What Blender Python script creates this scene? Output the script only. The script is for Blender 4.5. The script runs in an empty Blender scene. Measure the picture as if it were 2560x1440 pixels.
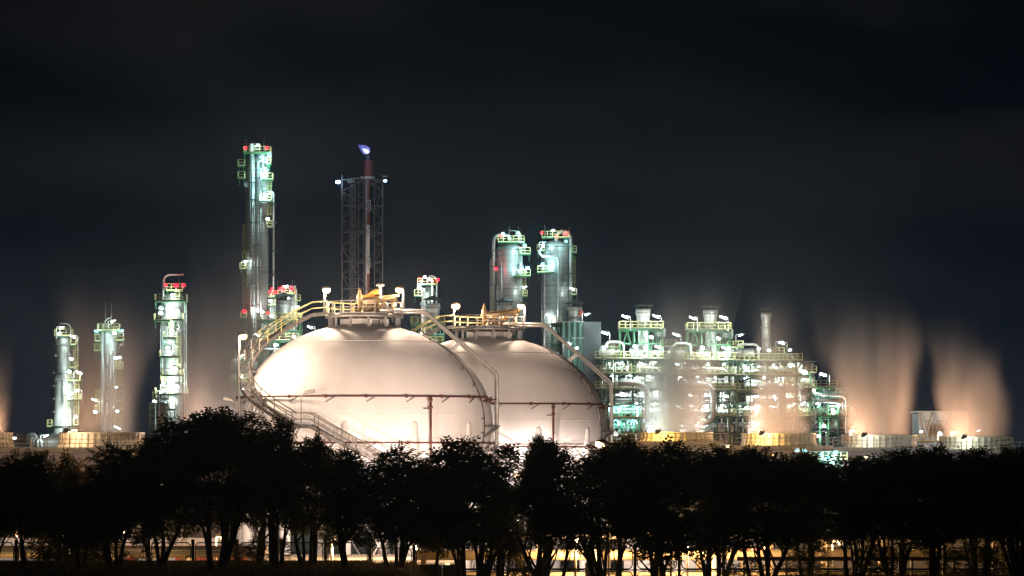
import bpy, math, random
from mathutils import Vector, Matrix, noise
from math import sin, cos, pi, sqrt, radians, atan2
RND = random.Random(7)
SC = bpy.context.scene
COL = SC.collection
# ------------------------------------------------------------ camera, world, render
F, CZ, HY = 9600.0, 11.34, 1150.0          # focal length in photo pixels, eye height, horizon row
cam = bpy.data.objects.new('camera', bpy.data.cameras.new('camera'))
COL.objects.link(cam); SC.camera = cam
cam.location = (0, 0, CZ); cam.rotation_euler = (pi / 2, 0, 0)
cam.data.sensor_width = 36; cam.data.lens = 36 * F / 2560
cam.data.shift_y = (HY - 720) / 2560
cam.data.clip_start = 1; cam.data.clip_end = 6000

W = bpy.data.worlds.new('World'); SC.world = W; W.use_nodes = True
nt = W.node_tree; nt.nodes.clear()
def N(t, typ, **kw):
    n = t.nodes.new(typ)
    for k, v in kw.items():
        if k.startswith('i_'):
            n.inputs[k[2:].replace('_', ' ')].default_value = v
        else: setattr(n, k, v)
    return n
def L(t, a, b): t.links.new(a, b)
tc = N(nt, 'ShaderNodeTexCoord')
sep = N(nt, 'ShaderNodeSeparateXYZ'); L(nt, tc.outputs['Generated'], sep.inputs[0])
rmp = N(nt, 'ShaderNodeValToRGB'); L(nt, sep.outputs['Z'], rmp.inputs[0])
e = rmp.color_ramp.elements
e[0].position = 0.0; e[0].color = (0.0078, 0.0112, 0.0190, 1)
e[1].position = 0.125; e[1].color = (0.0006, 0.0012, 0.0026, 1)
x = rmp.color_ramp.elements.new(0.035); x.color = (0.0042, 0.0068, 0.0125, 1)
x = rmp.color_ramp.elements.new(0.07); x.color = (0.0010, 0.0022, 0.0052, 1)
mp = N(nt, 'ShaderNodeMapping'); mp.inputs['Scale'].default_value = (9, 9, 26); mp.inputs['Location'].default_value = (3.1, 0, 1.7)
L(nt, tc.outputs['Generated'], mp.inputs[0])
nz = N(nt, 'ShaderNodeTexNoise'); nz.inputs['Scale'].default_value = 1.0; nz.inputs['Detail'].default_value = 3; nz.inputs['Roughness'].default_value = .45
L(nt, mp.outputs[0], nz.inputs['Vector'])
cr = N(nt, 'ShaderNodeValToRGB'); L(nt, nz.outputs['Fac'], cr.inputs[0])
cr.color_ramp.elements[0].position = .42; cr.color_ramp.elements[0].color = (0, 0, 0, 1)
cr.color_ramp.elements[1].position = .62; cr.color_ramp.elements[1].color = (0.0056, 0.0052, 0.0048, 1)
ad = N(nt, 'ShaderNodeMix', data_type='RGBA', blend_type='ADD'); ad.inputs[0].default_value = 1
L(nt, rmp.outputs[0], ad.inputs[6]); L(nt, cr.outputs[0], ad.inputs[7])
bg = N(nt, 'ShaderNodeBackground'); bg.inputs['Strength'].default_value = 1.0
L(nt, ad.outputs[2], bg.inputs[0])
ow = N(nt, 'ShaderNodeOutputWorld'); L(nt, bg.outputs[0], ow.inputs[0])

SC.view_settings.view_transform = 'Standard'; SC.view_settings.look = 'None'
SC.view_settings.exposure = 0; SC.view_settings.gamma = 1; SC.view_settings.use_curve_mapping = False
cy = SC.cycles
cy.max_bounces = 6; cy.diffuse_bounces = 2; cy.glossy_bounces = 2; cy.transparent_max_bounces = 16
cy.transmission_bounces = 2; cy.volume_bounces = 0; cy.sample_clamp_indirect = 3; cy.sample_clamp_direct = 0
cy.use_light_tree = True; cy.volume_step_rate = 1.0; cy.volume_max_steps = 128
cy.caustics_reflective = False; cy.caustics_refractive = False

# ------------------------------------------------------------ materials
MATS = {}
def mat(name, col, rough=.6, metal=0., vary=.15, vscale=1.5, bump=0., bscale=8., bands=None, col2=None, streak=False):
    m = bpy.data.materials.new(name); m.use_nodes = True
    t = m.node_tree; b = t.nodes['Principled BSDF']
    b.inputs['Roughness'].default_value = rough; b.inputs['Metallic'].default_value = metal
    tc = N(t, 'ShaderNodeTexCoord'); mp = N(t, 'ShaderNodeMapping')
    L(t, tc.outputs['Object'], mp.inputs[0])
    if streak: mp.inputs['Scale'].default_value = (1, 1, .12)
    nz = N(t, 'ShaderNodeTexNoise'); nz.inputs['Scale'].default_value = vscale; nz.inputs['Detail'].default_value = 5
    L(t, mp.outputs[0], nz.inputs['Vector'])
    r = N(t, 'ShaderNodeValToRGB'); L(t, nz.outputs['Fac'], r.inputs[0])
    c2 = col2 or tuple(c * (1 - vary * 1.6) for c in col)
    r.color_ramp.elements[0].position = .35; r.color_ramp.elements[0].color = (*c2, 1)
    r.color_ramp.elements[1].position = .62; r.color_ramp.elements[1].color = (*col, 1)
    out = r.outputs[0]
    hgt = None
    if bands:      # cladding sheets: horizontal laps every bands[0] metres and vertical laps round the shell
        sp = N(t, 'ShaderNodeSeparateXYZ'); L(t, tc.outputs['Object'], sp.inputs[0])
        ml = N(t, 'ShaderNodeMath', operation='DIVIDE'); L(t, sp.outputs['Z'], ml.inputs[0]); ml.inputs[1].default_value = bands[0]
        fr = N(t, 'ShaderNodeMath', operation='FRACT'); L(t, ml.outputs[0], fr.inputs[0])
        cp = N(t, 'ShaderNodeMath', operation='LESS_THAN'); L(t, fr.outputs[0], cp.inputs[0]); cp.inputs[1].default_value = bands[1]
        mx = N(t, 'ShaderNodeMix', data_type='RGBA'); L(t, cp.outputs[0], mx.inputs[0])
        L(t, out, mx.inputs[6]); mx.inputs[7].default_value = (*[c * .45 for c in col], 1)
        out = mx.outputs[2]; hgt = cp.outputs[0]
        fl = N(t, 'ShaderNodeMath', operation='FLOOR'); L(t, ml.outputs[0], fl.inputs[0])
        wn = N(t, 'ShaderNodeTexWhiteNoise', noise_dimensions='1D'); L(t, fl.outputs[0], wn.inputs['W'])
        mr = N(t, 'ShaderNodeMapRange'); L(t, wn.outputs['Value'], mr.inputs[0])
        mr.inputs['To Min'].default_value = max(.05, rough - .1); mr.inputs['To Max'].default_value = rough + .12
        L(t, mr.outputs[0], b.inputs['Roughness'])
    L(t, out, b.inputs['Base Color'])
    if bump or hgt:
        bp = N(t, 'ShaderNodeBump'); bp.inputs['Strength'].default_value = .35 if hgt else bump; bp.inputs['Distance'].default_value = .03
        if hgt: bp.invert = True; L(t, hgt, bp.inputs['Height'])
        else:
            n2 = N(t, 'ShaderNodeTexNoise'); n2.inputs['Scale'].default_value = bscale; L(t, tc.outputs['Object'], n2.inputs['Vector'])
            L(t, n2.outputs['Fac'], bp.inputs['Height'])
        L(t, bp.outputs[0], b.inputs['Normal'])
    MATS[name] = m; return m
def emat(name, col, s):
    m = bpy.data.materials.new(name); m.use_nodes = True; t = m.node_tree; t.nodes.clear()
    e = N(t, 'ShaderNodeEmission'); e.inputs[0].default_value = (*col, 1); e.inputs[1].default_value = s
    o = N(t, 'ShaderNodeOutputMaterial'); L(t, e.outputs[0], o.inputs[0])
    m.cycles.emission_sampling = 'NONE'; MATS[name] = m; return m
mat('shell_paint', (.84, .81, .80), .55, vary=.045, vscale=.7, bump=.06, bscale=1.2, streak=True)
mat('leg_paint', (.76, .73, .70), .6, vary=.05)
mat('clad', (.46, .46, .44), .48, metal=.3, vary=.12, vscale=.5, bands=(.9, .07), streak=True)
mat('clad_fine', (.46, .46, .44), .46, metal=.3, vary=.10, vscale=.8, bands=(.6, .09), streak=True)
mat('clad_pale', (.62, .62, .60), .5, metal=.4, vary=.10, vscale=.5, bands=(.8, .06), streak=True)
mat('steel_green', (.020, .110, .045), .5, vary=.2)
mat('steel_dark', (.05, .06, .06), .6, vary=.25)
mat('steel_grey', (.26, .26, .26), .5, metal=.4, vary=.2)
mat('galv', (.42, .41, .39), .45, metal=.5, vary=.18, vscale=4)
mat('lattice', (.085, .072, .068), .6, metal=.2, vary=.25)
mat('yellow', (.46, .42, .18), .5, vary=.12, vscale=3)
mat('red_pipe', (.13, .040, .032), .5, vary=.2, vscale=3)
mat('cream', (.66, .56, .36), .5, vary=.12, vscale=2)
mat('stack_red', (.20, .035, .022), .6, vary=.25, streak=True)
mat('stack_white', (.62, .58, .54), .6, vary=.2, streak=True)
mat('fibre', (.58, .55, .46), .6, vary=.12, vscale=.8, streak=True)
mat('dark_liner', (.03, .03, .03), .8)
mat('concrete', (.34, .32, .30), .85, vary=.2, vscale=.6, bump=.2)
mat('tower_side', (.30, .28, .31), .8, vary=.12, vscale=.4, streak=True)
mat('green_sheet', (.045, .105, .085), .5, metal=.1, vary=.2, vscale=.6, streak=True)
mat('grey_sheet', (.045, .05, .056), .6, vary=.15, vscale=.6, streak=True)
mat('white_sheet', (.40, .42, .41), .6, vary=.12, streak=True)
mat('ground', (.10, .085, .06), .95, vary=.3, vscale=.3, bump=.4)
mat('bark', (.045, .033, .024), .9, vary=.3, vscale=6, bump=.5)
mat('leaf', (.05, .075, .022), .6, vary=.35, vscale=.9)
mat('leaf_lit', (.075, .065, .016), .6, vary=.35, vscale=.9)  # warm lamp glow put into the leaf colour of one tree
def leafy(name, tr):
    m = MATS[name]; t = m.node_tree; p = t.nodes['Principled BSDF']; o = [n for n in t.nodes if n.type == 'OUTPUT_MATERIAL'][0]
    tl = N(t, 'ShaderNodeBsdfTranslucent'); tl.inputs[0].default_value = (*tr, 1); mx = N(t, 'ShaderNodeMixShader'); mx.inputs[0].default_value = .45
    L(t, p.outputs[0], mx.inputs[1]); L(t, tl.outputs[0], mx.inputs[2]); L(t, mx.outputs[0], o.inputs[0])
leafy('leaf', (.10, .11, .02)); leafy('leaf_lit', (.16, .13, .025))
mat('grass', (.10, .085, .028), .8, vary=.4, vscale=.5)
leafy('grass', (.14, .11, .03))
mat('gravel', (.16, .14, .12), .95, vary=.3, vscale=3, bump=.4)
mat('stair_steel', (.17, .16, .15), .5, metal=.4, vary=.2, vscale=4)
mat('brass', (.62, .42, .20), .5, metal=.2, vary=.2, vscale=3)
mat('sock', (.85, .30, .05), .7, vary=.15, vscale=3)
mat('sock_pink', (.55, .12, .09), .7, vary=.15, vscale=3)
mat('fence_paint', (.05, .045, .04), .6, vary=.2)
mat('wire', (.16, .15, .13), .5, metal=.5)
mat('container', (.22, .035, .025), .6, vary=.2)
emat('lamp_white', (.80, 1.0, .97), 26)
emat('lamp_cyan', (.22, .90, 1.0), 3.2)
emat('lamp_blue', (.30, .60, 1.0), 22)
emat('lamp_sodium', (1.0, .62, .28), 7)
emat('lamp_red', (1.0, .006, .016), 12)
mat('lamp_housing', (.20, .19, .18), .5, vary=.2)
def flame_mat(name, lo, hi, s):
    m = bpy.data.materials.new(name); m.use_nodes = True; t = m.node_tree; t.nodes.clear()
    tc = N(t, 'ShaderNodeTexCoord'); sp = N(t, 'ShaderNodeSeparateXYZ'); L(t, tc.outputs['Generated'], sp.inputs[0])
    r = N(t, 'ShaderNodeValToRGB'); L(t, sp.outputs['X'], r.inputs[0])
    r.color_ramp.elements[0].color = (*lo, 1); r.color_ramp.elements[1].color = (*hi, 1)
    e = N(t, 'ShaderNodeEmission'); e.inputs[1].default_value = s; L(t, r.outputs[0], e.inputs[0])
    o = N(t, 'ShaderNodeOutputMaterial'); L(t, e.outputs[0], o.inputs[0]); MATS[name] = m
flame_mat('flame_blue', (.05, .06, .34), (.30, .36, 1.0), 1.0)
flame_mat('flame_core', (.35, .40, 1.0), (.85, .90, 1.0), 2.0)

# ------------------------------------------------------------ mesh builder
ORG = {}
class MB:
    def __init__(s): s.v = []; s.f = []; s.sm = []
    def add(s, vs, fs, smooth=False):
        o = len(s.v); s.v += [tuple(p) for p in vs]
        s.f += [tuple(i + o for i in f) for f in fs]; s.sm += [smooth] * len(fs); return s
    def box(s, a, b):
        x0, y0, z0 = a; x1, y1, z1 = b
        return s.add([(x0,y0,z0),(x1,y0,z0),(x1,y1,z0),(x0,y1,z0),(x0,y0,z1),(x1,y0,z1),(x1,y1,z1),(x0,y1,z1)],
              [(0,3,2,1),(4,5,6,7),(0,1,5,4),(1,2,6,5),(2,3,7,6),(3,0,4,7)])
    def bar(s, p, q, w, h=None):
        p, q = Vector(p), Vector(q); d = q - p
        if d.length < 1e-6: return s
        h = h or w; d.normalize()
        u = d.cross(Vector((0, 0, 1)))
        if u.length < 1e-3: u = Vector((1, 0, 0))
        u.normalize(); v = u.cross(d)
        vs = [c + u * a * w / 2 + v * b * h / 2 for c in (p, q) for a, b in ((-1,-1),(1,-1),(1,1),(-1,1))]
        return s.add(vs, [(3,2,1,0),(4,5,6,7),(0,1,5,4),(1,2,6,5),(2,3,7,6),(3,0,4,7)])
    def tube(s, pts, r, n=8, cap=True):
        pts = [Vector(p) for p in pts]; m = len(pts); vs = []; fs = []
        rr = r if isinstance(r, (list, tuple)) else [r] * m
        d0 = (pts[1] - pts[0]).normalized(); u = d0.cross(Vector((0, 0, 1)))
        if u.length < .05: u = d0.cross(Vector((0, 1, 0)))
        u.normalize()
        for i in range(m):
            d = (pts[min(i+1, m-1)] - pts[max(i-1, 0)]).normalized()
            u = (u - d * u.dot(d)).normalized(); v = d.cross(u)
            for k in range(n):
                a = 2 * pi * k / n; vs.append(pts[i] + (u * cos(a) + v * sin(a)) * rr[i])
        for i in range(m - 1):
            for k in range(n):
                k2 = (k + 1) % n; fs.append((i*n+k, i*n+k2, (i+1)*n+k2, (i+1)*n+k))
        s.add(vs, fs, True)
        if cap and n > 4:
            o = len(s.v) - m * n
            s.f += [tuple(o + n - 1 - k for k in range(n)), tuple(o + (m-1)*n + k for k in range(n))]; s.sm += [False, False]
        return s
    def lathe(s, c, prof, n=24, a0=0., a1=2*pi):
        cx, cy, cz = c; vs = []; fs = []; full = abs(a1 - a0 - 2*pi) < 1e-6; k1 = n if full else n + 1
        for r, z in prof:
            for k in range(k1):
                a = a0 + (a1 - a0) * k / n; vs.append((cx + r * cos(a), cy + r * sin(a), cz + z))
        for i in range(len(prof) - 1):
            for k in range(n):
                k2 = (k + 1) % k1; fs.append((i*k1+k, i*k1+k2, (i+1)*k1+k2, (i+1)*k1+k))
        return s.add(vs, fs, True)
    def ball(s, c, r, n=12, m=8, sx=1, sy=1, sz=1):
        prof = [(r * sin(pi * i / m) + 1e-5, -r * cos(pi * i / m)) for i in range(m + 1)]
        o = len(s.v); s.lathe((0, 0, 0), prof, n)
        for i in range(o, len(s.v)):
            p = s.v[i]; s.v[i] = (c[0] + p[0]*sx, c[1] + p[1]*sy, c[2] + p[2]*sz)
        return s
    def mesh(s, name, m, org=(0, 0, 0)):
        me = bpy.data.meshes.new(name)
        me.from_pydata([(a - org[0], b - org[1], c - org[2]) for a, b, c in s.v], [], s.f)
        me.polygons.foreach_set('use_smooth', s.sm)
        me.materials.append(MATS[m] if isinstance(m, str) else m); me.update()
        return me
    def build(s, name, m, parent=None, org=None):
        if parent is not None: org = ORG[parent.name]
        elif org is None: org = Vector((sum(p[0] for p in s.v)/len(s.v), sum(p[1] for p in s.v)/len(s.v), min(p[2] for p in s.v)))
        o = bpy.data.objects.new(name, s.mesh(name, m, org)); COL.objects.link(o)
        if parent is not None: o.parent = parent
        else: o.location = org
        ORG[o.name] = Vector(org); return o
USED = {}
def tag(o, label, cat, group=None, kind=None):
    if label: o['label'] = label
    if cat: o['category'] = cat
    if group: o['group'] = group
    if kind: o['kind'] = kind
    return o
def thing(name, label, cat, loc, group=None):
    o = bpy.data.objects.new(name, None); COL.objects.link(o); o.location = loc; ORG[o.name] = Vector(loc)
    o.empty_display_size = .5
    return tag(o, label, cat, group)
def struct(name, mb, m):
    o = mb.build(name, m, org=Vector((0, 0, 0))); o['kind'] = 'structure'; return o
UB = {}
def unit(kind, m):
    k = (kind, m)
    if k not in UB:
        b = MB()
        if kind == 'box': b.box((-.5, -.5, 0), (.5, .5, 1))
        else: b.tube([(0, 0, 0), (0, 0, 1)], .5, 12)
        UB[k] = b.mesh('unit_' + kind, m)
    return UB[k]
def member(name, parent, p, q, w, m, kind='box', h=None):
    """one straight steel member or pipe, mesh data shared between alike pieces"""
    p, q = Vector(p), Vector(q); d = q - p; ln = d.length
    o = bpy.data.objects.new(name, unit(kind, m)); COL.objects.link(o)
    o.parent = parent
    z = d.normalized(); u = z.cross(Vector((0, 1, 0)))
    if u.length < .05: u = z.cross(Vector((1, 0, 0)))
    u.normalize(); v = z.cross(u)
    R = Matrix((u, v, z)).transposed()
    base = p - ORG[parent.name]
    o.matrix_local = Matrix.Translation(base) @ R.to_4x4() @ Matrix.Diagonal((w, h or w, ln, 1))
    return o
def X(px, Y): return (px - 1280) / F * Y
def Z(py, Y): return CZ + (HY - py) / F * Y
def P(px, py, Y): return Vector((X(px, Y), Y, Z(py, Y)))
def copy_tree(o, parent=None):
    c = o.copy(); COL.objects.link(c); c.parent = parent; ORG[c.name] = ORG.get(o.name, Vector())
    for ch in list(o.children): copy_tree(ch, c)
    return c
def elbow(p, c, q, r, n=5):
    """points rounding a corner c between p and q"""
    p, c, q = Vector(p), Vector(c), Vector(q); a = c + (p - c).normalized() * r; b = c + (q - c).normalized() * r
    return [a.lerp(c, t).lerp(c.lerp(b, t), t) for t in [i / n for i in range(n + 1)]]
def pipe_path(pts, r):
    out = [Vector(pts[0])]
    for i in range(1, len(pts) - 1): out += elbow(pts[i-1], pts[i], pts[i+1], r)
    return out + [Vector(pts[-1])]
def rail_mb(path, h=1.05, step=1.2, r=.035, closed=False):
    """guard rail along a path of points: top rail, mid rail, toe board, posts"""
    b = MB(); path = [Vector(p) for p in path]
    if closed: path = path + [path[0]]
    up = Vector((0, 0, 1))
    for i in range(len(path) - 1):
        p, q = path[i], path[i+1]; ln = (q - p).length
        b.bar(p + up*h, q + up*h, r*2); b.bar(p + up*h*.52, q + up*h*.52, r*1.7); b.bar(p + up*.06, q + up*.06, .02, .12)
        n = max(1, round(ln / step))
        for k in range(n + (i == len(path) - 2 and not closed)):
            c = p.lerp(q, k / n); b.bar(c, c + up*h, r*2)
    return b

# ------------------------------------------------------------ lamps
LP = 1.0
def point(parent, loc, col, w, r=.12, name='lamp_light', aim=None, cone=150):
    if aim is not None:      # a floodlight throws its light one way only
        l = bpy.data.lights.new(name, 'SPOT'); l.spot_size = radians(cone); l.spot_blend = .35
    else: l = bpy.data.lights.new(name, 'POINT')
    l.color = col; l.energy = w * LP; l.shadow_soft_size = r
    o = bpy.data.objects.new(name, l); COL.objects.link(o); o.parent = parent
    o.location = Vector(loc) - ORG[parent.name]
    if aim is not None: o.rotation_euler = Vector(aim).to_track_quat('-Z', 'Y').to_euler()
    return o
CF = (1.0, .82, .72)
CW, CC, CS, CR = (.80, 1.0, .95), (.50, .95, 1.0), (1.0, .62, .34), (1.0, .05, .06)
SHARED = {}
def lens_mesh(kind, m):
    k = ('lens', kind, m)
    if k not in SHARED:
        b = MB()
        if kind == 'tube': b.tube([(-.52, 0, 0), (-.48, 0, 0), (.48, 0, 0), (.52, 0, 0)], [.04, .105, .105, .04], 8)
        elif kind == 'flood': b.ball((0, 0, 0), .25, 12, 8, 1.25, .7, .8)
        elif kind == 'sodium': b.ball((0, 0, 0), .30, 14, 10, 1.05, 1, .9)
        else: b.ball((0, 0, 0), .27, 10, 8, 1, 1, .9)
        SHARED[k] = b.mesh('lens', m)
    return SHARED[k]
def lamp(kind, px, py, Y, label, w, group=None, post=None, tilt=0., cat='lamp', side=1, col=None, m=None, name=None, size=1., aim=None, cone=150):
    """a lamp: post or bracket, housing, glowing lens and its light"""
    c = P(px, py, Y); lm = m or {'tube': 'lamp_white', 'flood': 'lamp_white', 'sodium': 'lamp_sodium', 'red': 'lamp_red'}[kind]
    cl = col or {'tube': CW, 'flood': CW, 'sodium': CS, 'red': CR}[kind]
    ph = {'tube': 1.7, 'flood': .9, 'sodium': 3., 'red': .5}[kind] if post is None else post
    off = {'tube': .75, 'flood': .35, 'sodium': .55, 'red': 0}[kind] * side
    base = c + Vector((off, 0, -ph))
    nm = name or {'tube': 'tube_lamp', 'flood': 'floodlight', 'sodium': 'street_lamp', 'red': 'warning_light'}[kind]
    t = thing(nm, label, cat, base, group)
    if ph > 0:
        b = MB(); r = .05 if kind != 'sodium' else .085
        if kind == 'red': b.tube([base, c + Vector((0, 0, -.1))], .06, 6)
        else: b.tube(pipe_path([base, base + Vector((0, 0, ph + .12)), c + Vector((0, 0, .12))], .2), r * (.6 if kind == 'flood' else 1), 6)
        b.build('post', 'steel_dark' if kind == 'flood' else 'galv', t)
    b = MB()
    if kind == 'tube': b.bar(c + Vector((-.62, 0, .14)), c + Vector((.62, 0, .14)), .3, .06)
    elif kind == 'flood': b.box(c + Vector((-.3, .16, -.2)), c + Vector((.3, .3, .24)))
    elif kind == 'sodium': b.ball(c + Vector((.1*side, 0, .16)), .3, 10, 6, 1.2, 1, .5)
    else: b.tube([c + Vector((0, 0, -.22)), c + Vector((0, 0, -.1))], .15, 8)
    hs = b.build('housing', 'lamp_housing', t)
    o = bpy.data.objects.new('lens', lens_mesh(kind, lm)); COL.objects.link(o); o.parent = t
    o.location = c - base; o.scale = (size, size, size)
    if tilt: o.rotation_euler = (0, tilt, 0)
    dz = {'tube': (0, -.25, -.3), 'flood': (0, -.9, -.1), 'sodium': (0, -.1, -.42), 'red': (0, -.3, .1)}[kind]
    point(t, c + Vector(dz), cl, w, aim=aim, cone=cone)
    return t
ORD = ['first', 'second', 'third', 'fourth', 'fifth', 'sixth', 'seventh', 'eighth', 'ninth', 'tenth', 'eleventh', 'twelfth', 'thirteenth', 'fourteenth', 'fifteenth', 'sixteenth']

# ------------------------------------------------------------ ground
def terrain():
    b = MB(); xs = [-4000, -1200, -300, -90] + [-60 + 2 * i for i in range(61)] + [90, 300, 1200, 4000]
    def bank(x):
        px = 1280 + x / 212 * F * 1.0
        t = min(1, max(0, (px - 1010) / 150.)); t = t*t*(3-2*t)
        t2 = min(1, max(0, (px - 1820) / 200.)); t2 = t2*t2*(3-2*t2)
        return 5.42 - 1.9 * t + 1.2 * t2
    ys = [(-60, 'f'), (60, 'f'), (150, 'f'), (185, 'b'), (200, 'b'), (208, 'b'), (214, 'b'), (220.6, 'b'), (221.4, 'b'), (232, 'z'), (260, 'z'), (420, 'z'), (900, 'z'), (5500, 'z')]
    for y, k in ys:
        for x in xs:
            if k == 'f': z = 1.5 + (bank(x) - 1.5) * max(0, min(1, (y - 60) / 125)) if abs(x) < 80 else 2.5
            elif k == 'b': z = bank(x) + .12 * noise.noise(Vector((x*.3, y*.3, 0)))
            else: z = 0
            b.v.append((x, y, z))
    n = len(xs)
    for j in range(len(ys) - 1):
        for i in range(n - 1):
            b.f.append((j*n+i, j*n+i+1, (j+1)*n+i+1, (j+1)*n+i)); b.sm.append(True)
    struct('ground', b, 'ground'); return bank
BANK = terrain()
# ------------------------------------------------------------ storage spheres
AX, BZ = 10.03, 7.97                       # half width and half height of the shell
def sph_r(z): return AX * sqrt(max(0, 1 - (z / BZ) ** 2))
def pol(az, r, z): return Vector((r * sin(az), -r * cos(az), z))
def storage_sphere():
    Y = 300.; S = F / Y; cx = X(911, Y); cz = Z(1063, Y)
    lab = 'great white pressure sphere in front with winding staircase and red spray pipes'
    t = thing('storage_sphere', lab, 'storage tank', (cx, Y, 0), 'white storage spheres')
    C = Vector((cx, Y, cz))
    def lx(px): return (px - 911) / S
    def lz(py): return (1063 - py) / S
    b = MB(); prof = [(AX * sin(pi*i/72) + 1e-4, -BZ * cos(pi*i/72)) for i in range(73)]
    b.lathe(C, prof, 144); b.build('shell', 'shell_paint', t)
    # weld seams, slightly proud
    for z in (lz(857), lz(1038), -3.4):
        b = MB(); r = sph_r(z) + .004; b.tube([C + pol(2*pi*i/120, r, z) for i in range(121)], .022, 6, False); b.build('weld_seam', 'shell_paint', t)
    for k in range(12):
        if k % 2: continue
        az = radians(9 + 30 * k); b = MB(); pts = []
        for i in range(20):
            z = lz(857) - i * (lz(857) - lz(1038)) / 19; pts.append(C + pol(az, sph_r(z) + .004, z))
        b.tube(pts, .012, 6, False); b.build('weld_seam', 'shell_paint', t)
    for k in range(12):
        az = radians(-6.3 + 30.8 * k) if k < 4 else radians(-6.3 + 30 * k)
        p = C + pol(az, 9.72, 0)
        b = MB(); pr = [(1e-3, .35), (.18, .33), (.33, .22), (.42, 0), (.42, -cz)]
        b.lathe((p.x, p.y, cz), pr[::-1], 20); b.build('leg', 'leg_paint', t)
        if k % 2 == 0:
            q = C + pol(radians(-6.3 + 30 * (k + 1)), 9.72, 0)
            for a, c in ((-5, -13.4), (-13.4, -5)):
                b = MB(); b.tube([(p.x, p.y, cz + a), (q.x, q.y, cz + c)], .06, 6); b.build('brace', 'leg_paint', t)
    # red spray pipe rings with nozzle arms
    for z, off in ((lz(995), .22), (lz(1108), .30)):
        r = sph_r(z) + off; b = MB()
        b.tube([C + pol(2*pi*i/96, r, z) for i in range(97)], .065, 8, False)
        for k in range(20):
            b.ball(C + pol(radians(18*k + 3), r, z), .14, 8, 6)
        rg = b.build('spray_ring', 'red_pipe', t)
        for k in range(20):
            az = radians(18*k + 7); zz = z - .12
            b = MB(); b.bar(C + pol(az, r, z - .06), C + pol(az - .07, sph_r(z - .5) + .02, z - .45), .07)
            b.build('nozzle_arm', 'steel_grey', rg)
    az = math.asin(lx(1082) / 10.25)
    b = MB(); b.tube([C + pol(az, 10.3, lz(y)) for y in (995, 1108, 1300)], .09, 8)
    for y in (1004, 1022, 1108): b.ball(C + pol(az, 10.3, lz(y)), .16, 8, 6)
    b.build('riser', 'red_pipe', t)
    b = MB(); b.tube([C + pol(az, 10.3, lz(1026)), C + pol(az - .055, 10.2, lz(1025))], .05, 6); b.build('nozzle_arm', 'steel_grey', t)
    # thin meridian line with stand-off rods
    az = radians(68); pts = []
    for i in range(28):
        z = 7.6 - i * .42; pts.append(C + pol(az, sph_r(z) + .13, z))
    b = MB(); b.tube(pts, .035, 6); ml = b.build('meridian_line', 'steel_dark', t)
    for y in (820, 846, 884, 919, 959, 1003, 1049, 1084):
        z = lz(y); p = C + pol(az, sph_r(z) + .13, z)
        b = MB(); b.bar(p, C + pol(az - .07 - .03 * (z > 4), sph_r(z - .2) + .28, z - .28 * (z > 2)), .06); b.build('rod', 'steel_dark', ml)
    # top platform
    zd = lz(787); R = 3.05
    b = MB(); b.lathe((C.x, C.y, cz), [(.9, zd), (R, zd), (R, zd - .28), (R - .12, zd - .28), (R - .12, zd - .06), (.9, zd - .06), (.9, zd)], 40)
    pf = b.build('platform', 'galv', t)
    ring = [C + pol(2*pi*i/20, R - .06, zd) for i in range(20)]
    gap = [p for i, p in enumerate(ring)]
    b = rail_mb(ring[16:] + ring[:15], 1.0, 1.0, .035); b.build('railing', 'galv', pf)
    b = rail_mb(ring[10:15], 1.0, 1.0, .045); b.build('railing', 'yellow', pf)
    for k in range(12):
        a = 2*pi*(k + .3)/12; zz = BZ * sqrt(1 - (R - .3) ** 2 / AX ** 2)
        b = MB(); b.bar(C + pol(a, R - .3, zd - .06), C + pol(a, R - .3, zz - .05), .2, .16); b.box(C + pol(a, R - .3, zz - .05) - Vector((.2, .2, .05)), C + pol(a, R - .3, zz + .03) + Vector((.2, .2, .0)))
        b.build('support_post', 'steel_grey', pf)
    b = MB(); b.lathe((C.x, C.y, cz), [(1.5, BZ - .2), (1.5, BZ + .2), (1.62, BZ + .2), (1.62, BZ + .32), (1e-3, BZ + .34)], 24); b.build('neck', 'leg_paint', t)
    for (a, s) in ((-.9, .35), (.2, .28), (1.0, .34)):
        b = MB(); p = C + pol(a, 1.9, BZ - .1); b.box(p + Vector((-s, -.2, -.1)), p + Vector((s, .2, .38))); b.build('junction_box', 'leg_paint', pf)
    # relief manifold on the platform
    mf_org = C + Vector((0, 0, zd))
    def m(px, py, dy=0.): return C + Vector((lx(px), dy, lz(py)))
    b = MB(); a = m(903, 748, -.1)
    b.lathe(m(900, 787, -.6), [(.16, 0), (.16, .95), (.3, .97), (.3, 1.08), (.17, 1.1), (.24, 1.25), (.24, 1.45), (.13, 1.6), (.11, 1.85), (.06, 1.9), (.05, 2.02), (1e-3, 2.04)], 14)
    b.build('relief_valve', 'brass', t)
    b = MB(); p, q = m(905, 751, -.6), m(994, 745, -.6)
    vs = [p + Vector((0, -.45, -.12)), q + Vector((.1, -.45, .05)), q + Vector((.1, .55, .22)), p + Vector((-.1, .55, .12))]
    b.add(vs + [v + Vector((0, 0, .09)) for v in vs], [(3,2,1,0),(4,5,6,7),(0,1,5,4),(1,2,6,5),(2,3,7,6),(3,0,4,7)])
    b.tube([p + Vector((.1, -.5, -.15)), q + Vector((0, -.5, -.1))], .13, 8)
    b.build('canopy', 'brass', t)
    for px in (947, 983):
        b = MB(); b.tube([m(px, 787, -.6), m(px, 752, -.6)], .13, 10); b.tube([m(px, 755, -.6), m(px, 751, -.6)], .24, 10); b.tube([m(px, 786, -.6), m(px, 784, -.6)], .24, 10); b.build('canopy_post', 'brass', t)
    b = MB(); b.tube(pipe_path([m(901, 756, -.6), m(901, 768, -.6), m(918, 769, -.6), m(938, 769, -.6)], .35), .14, 10)
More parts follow.
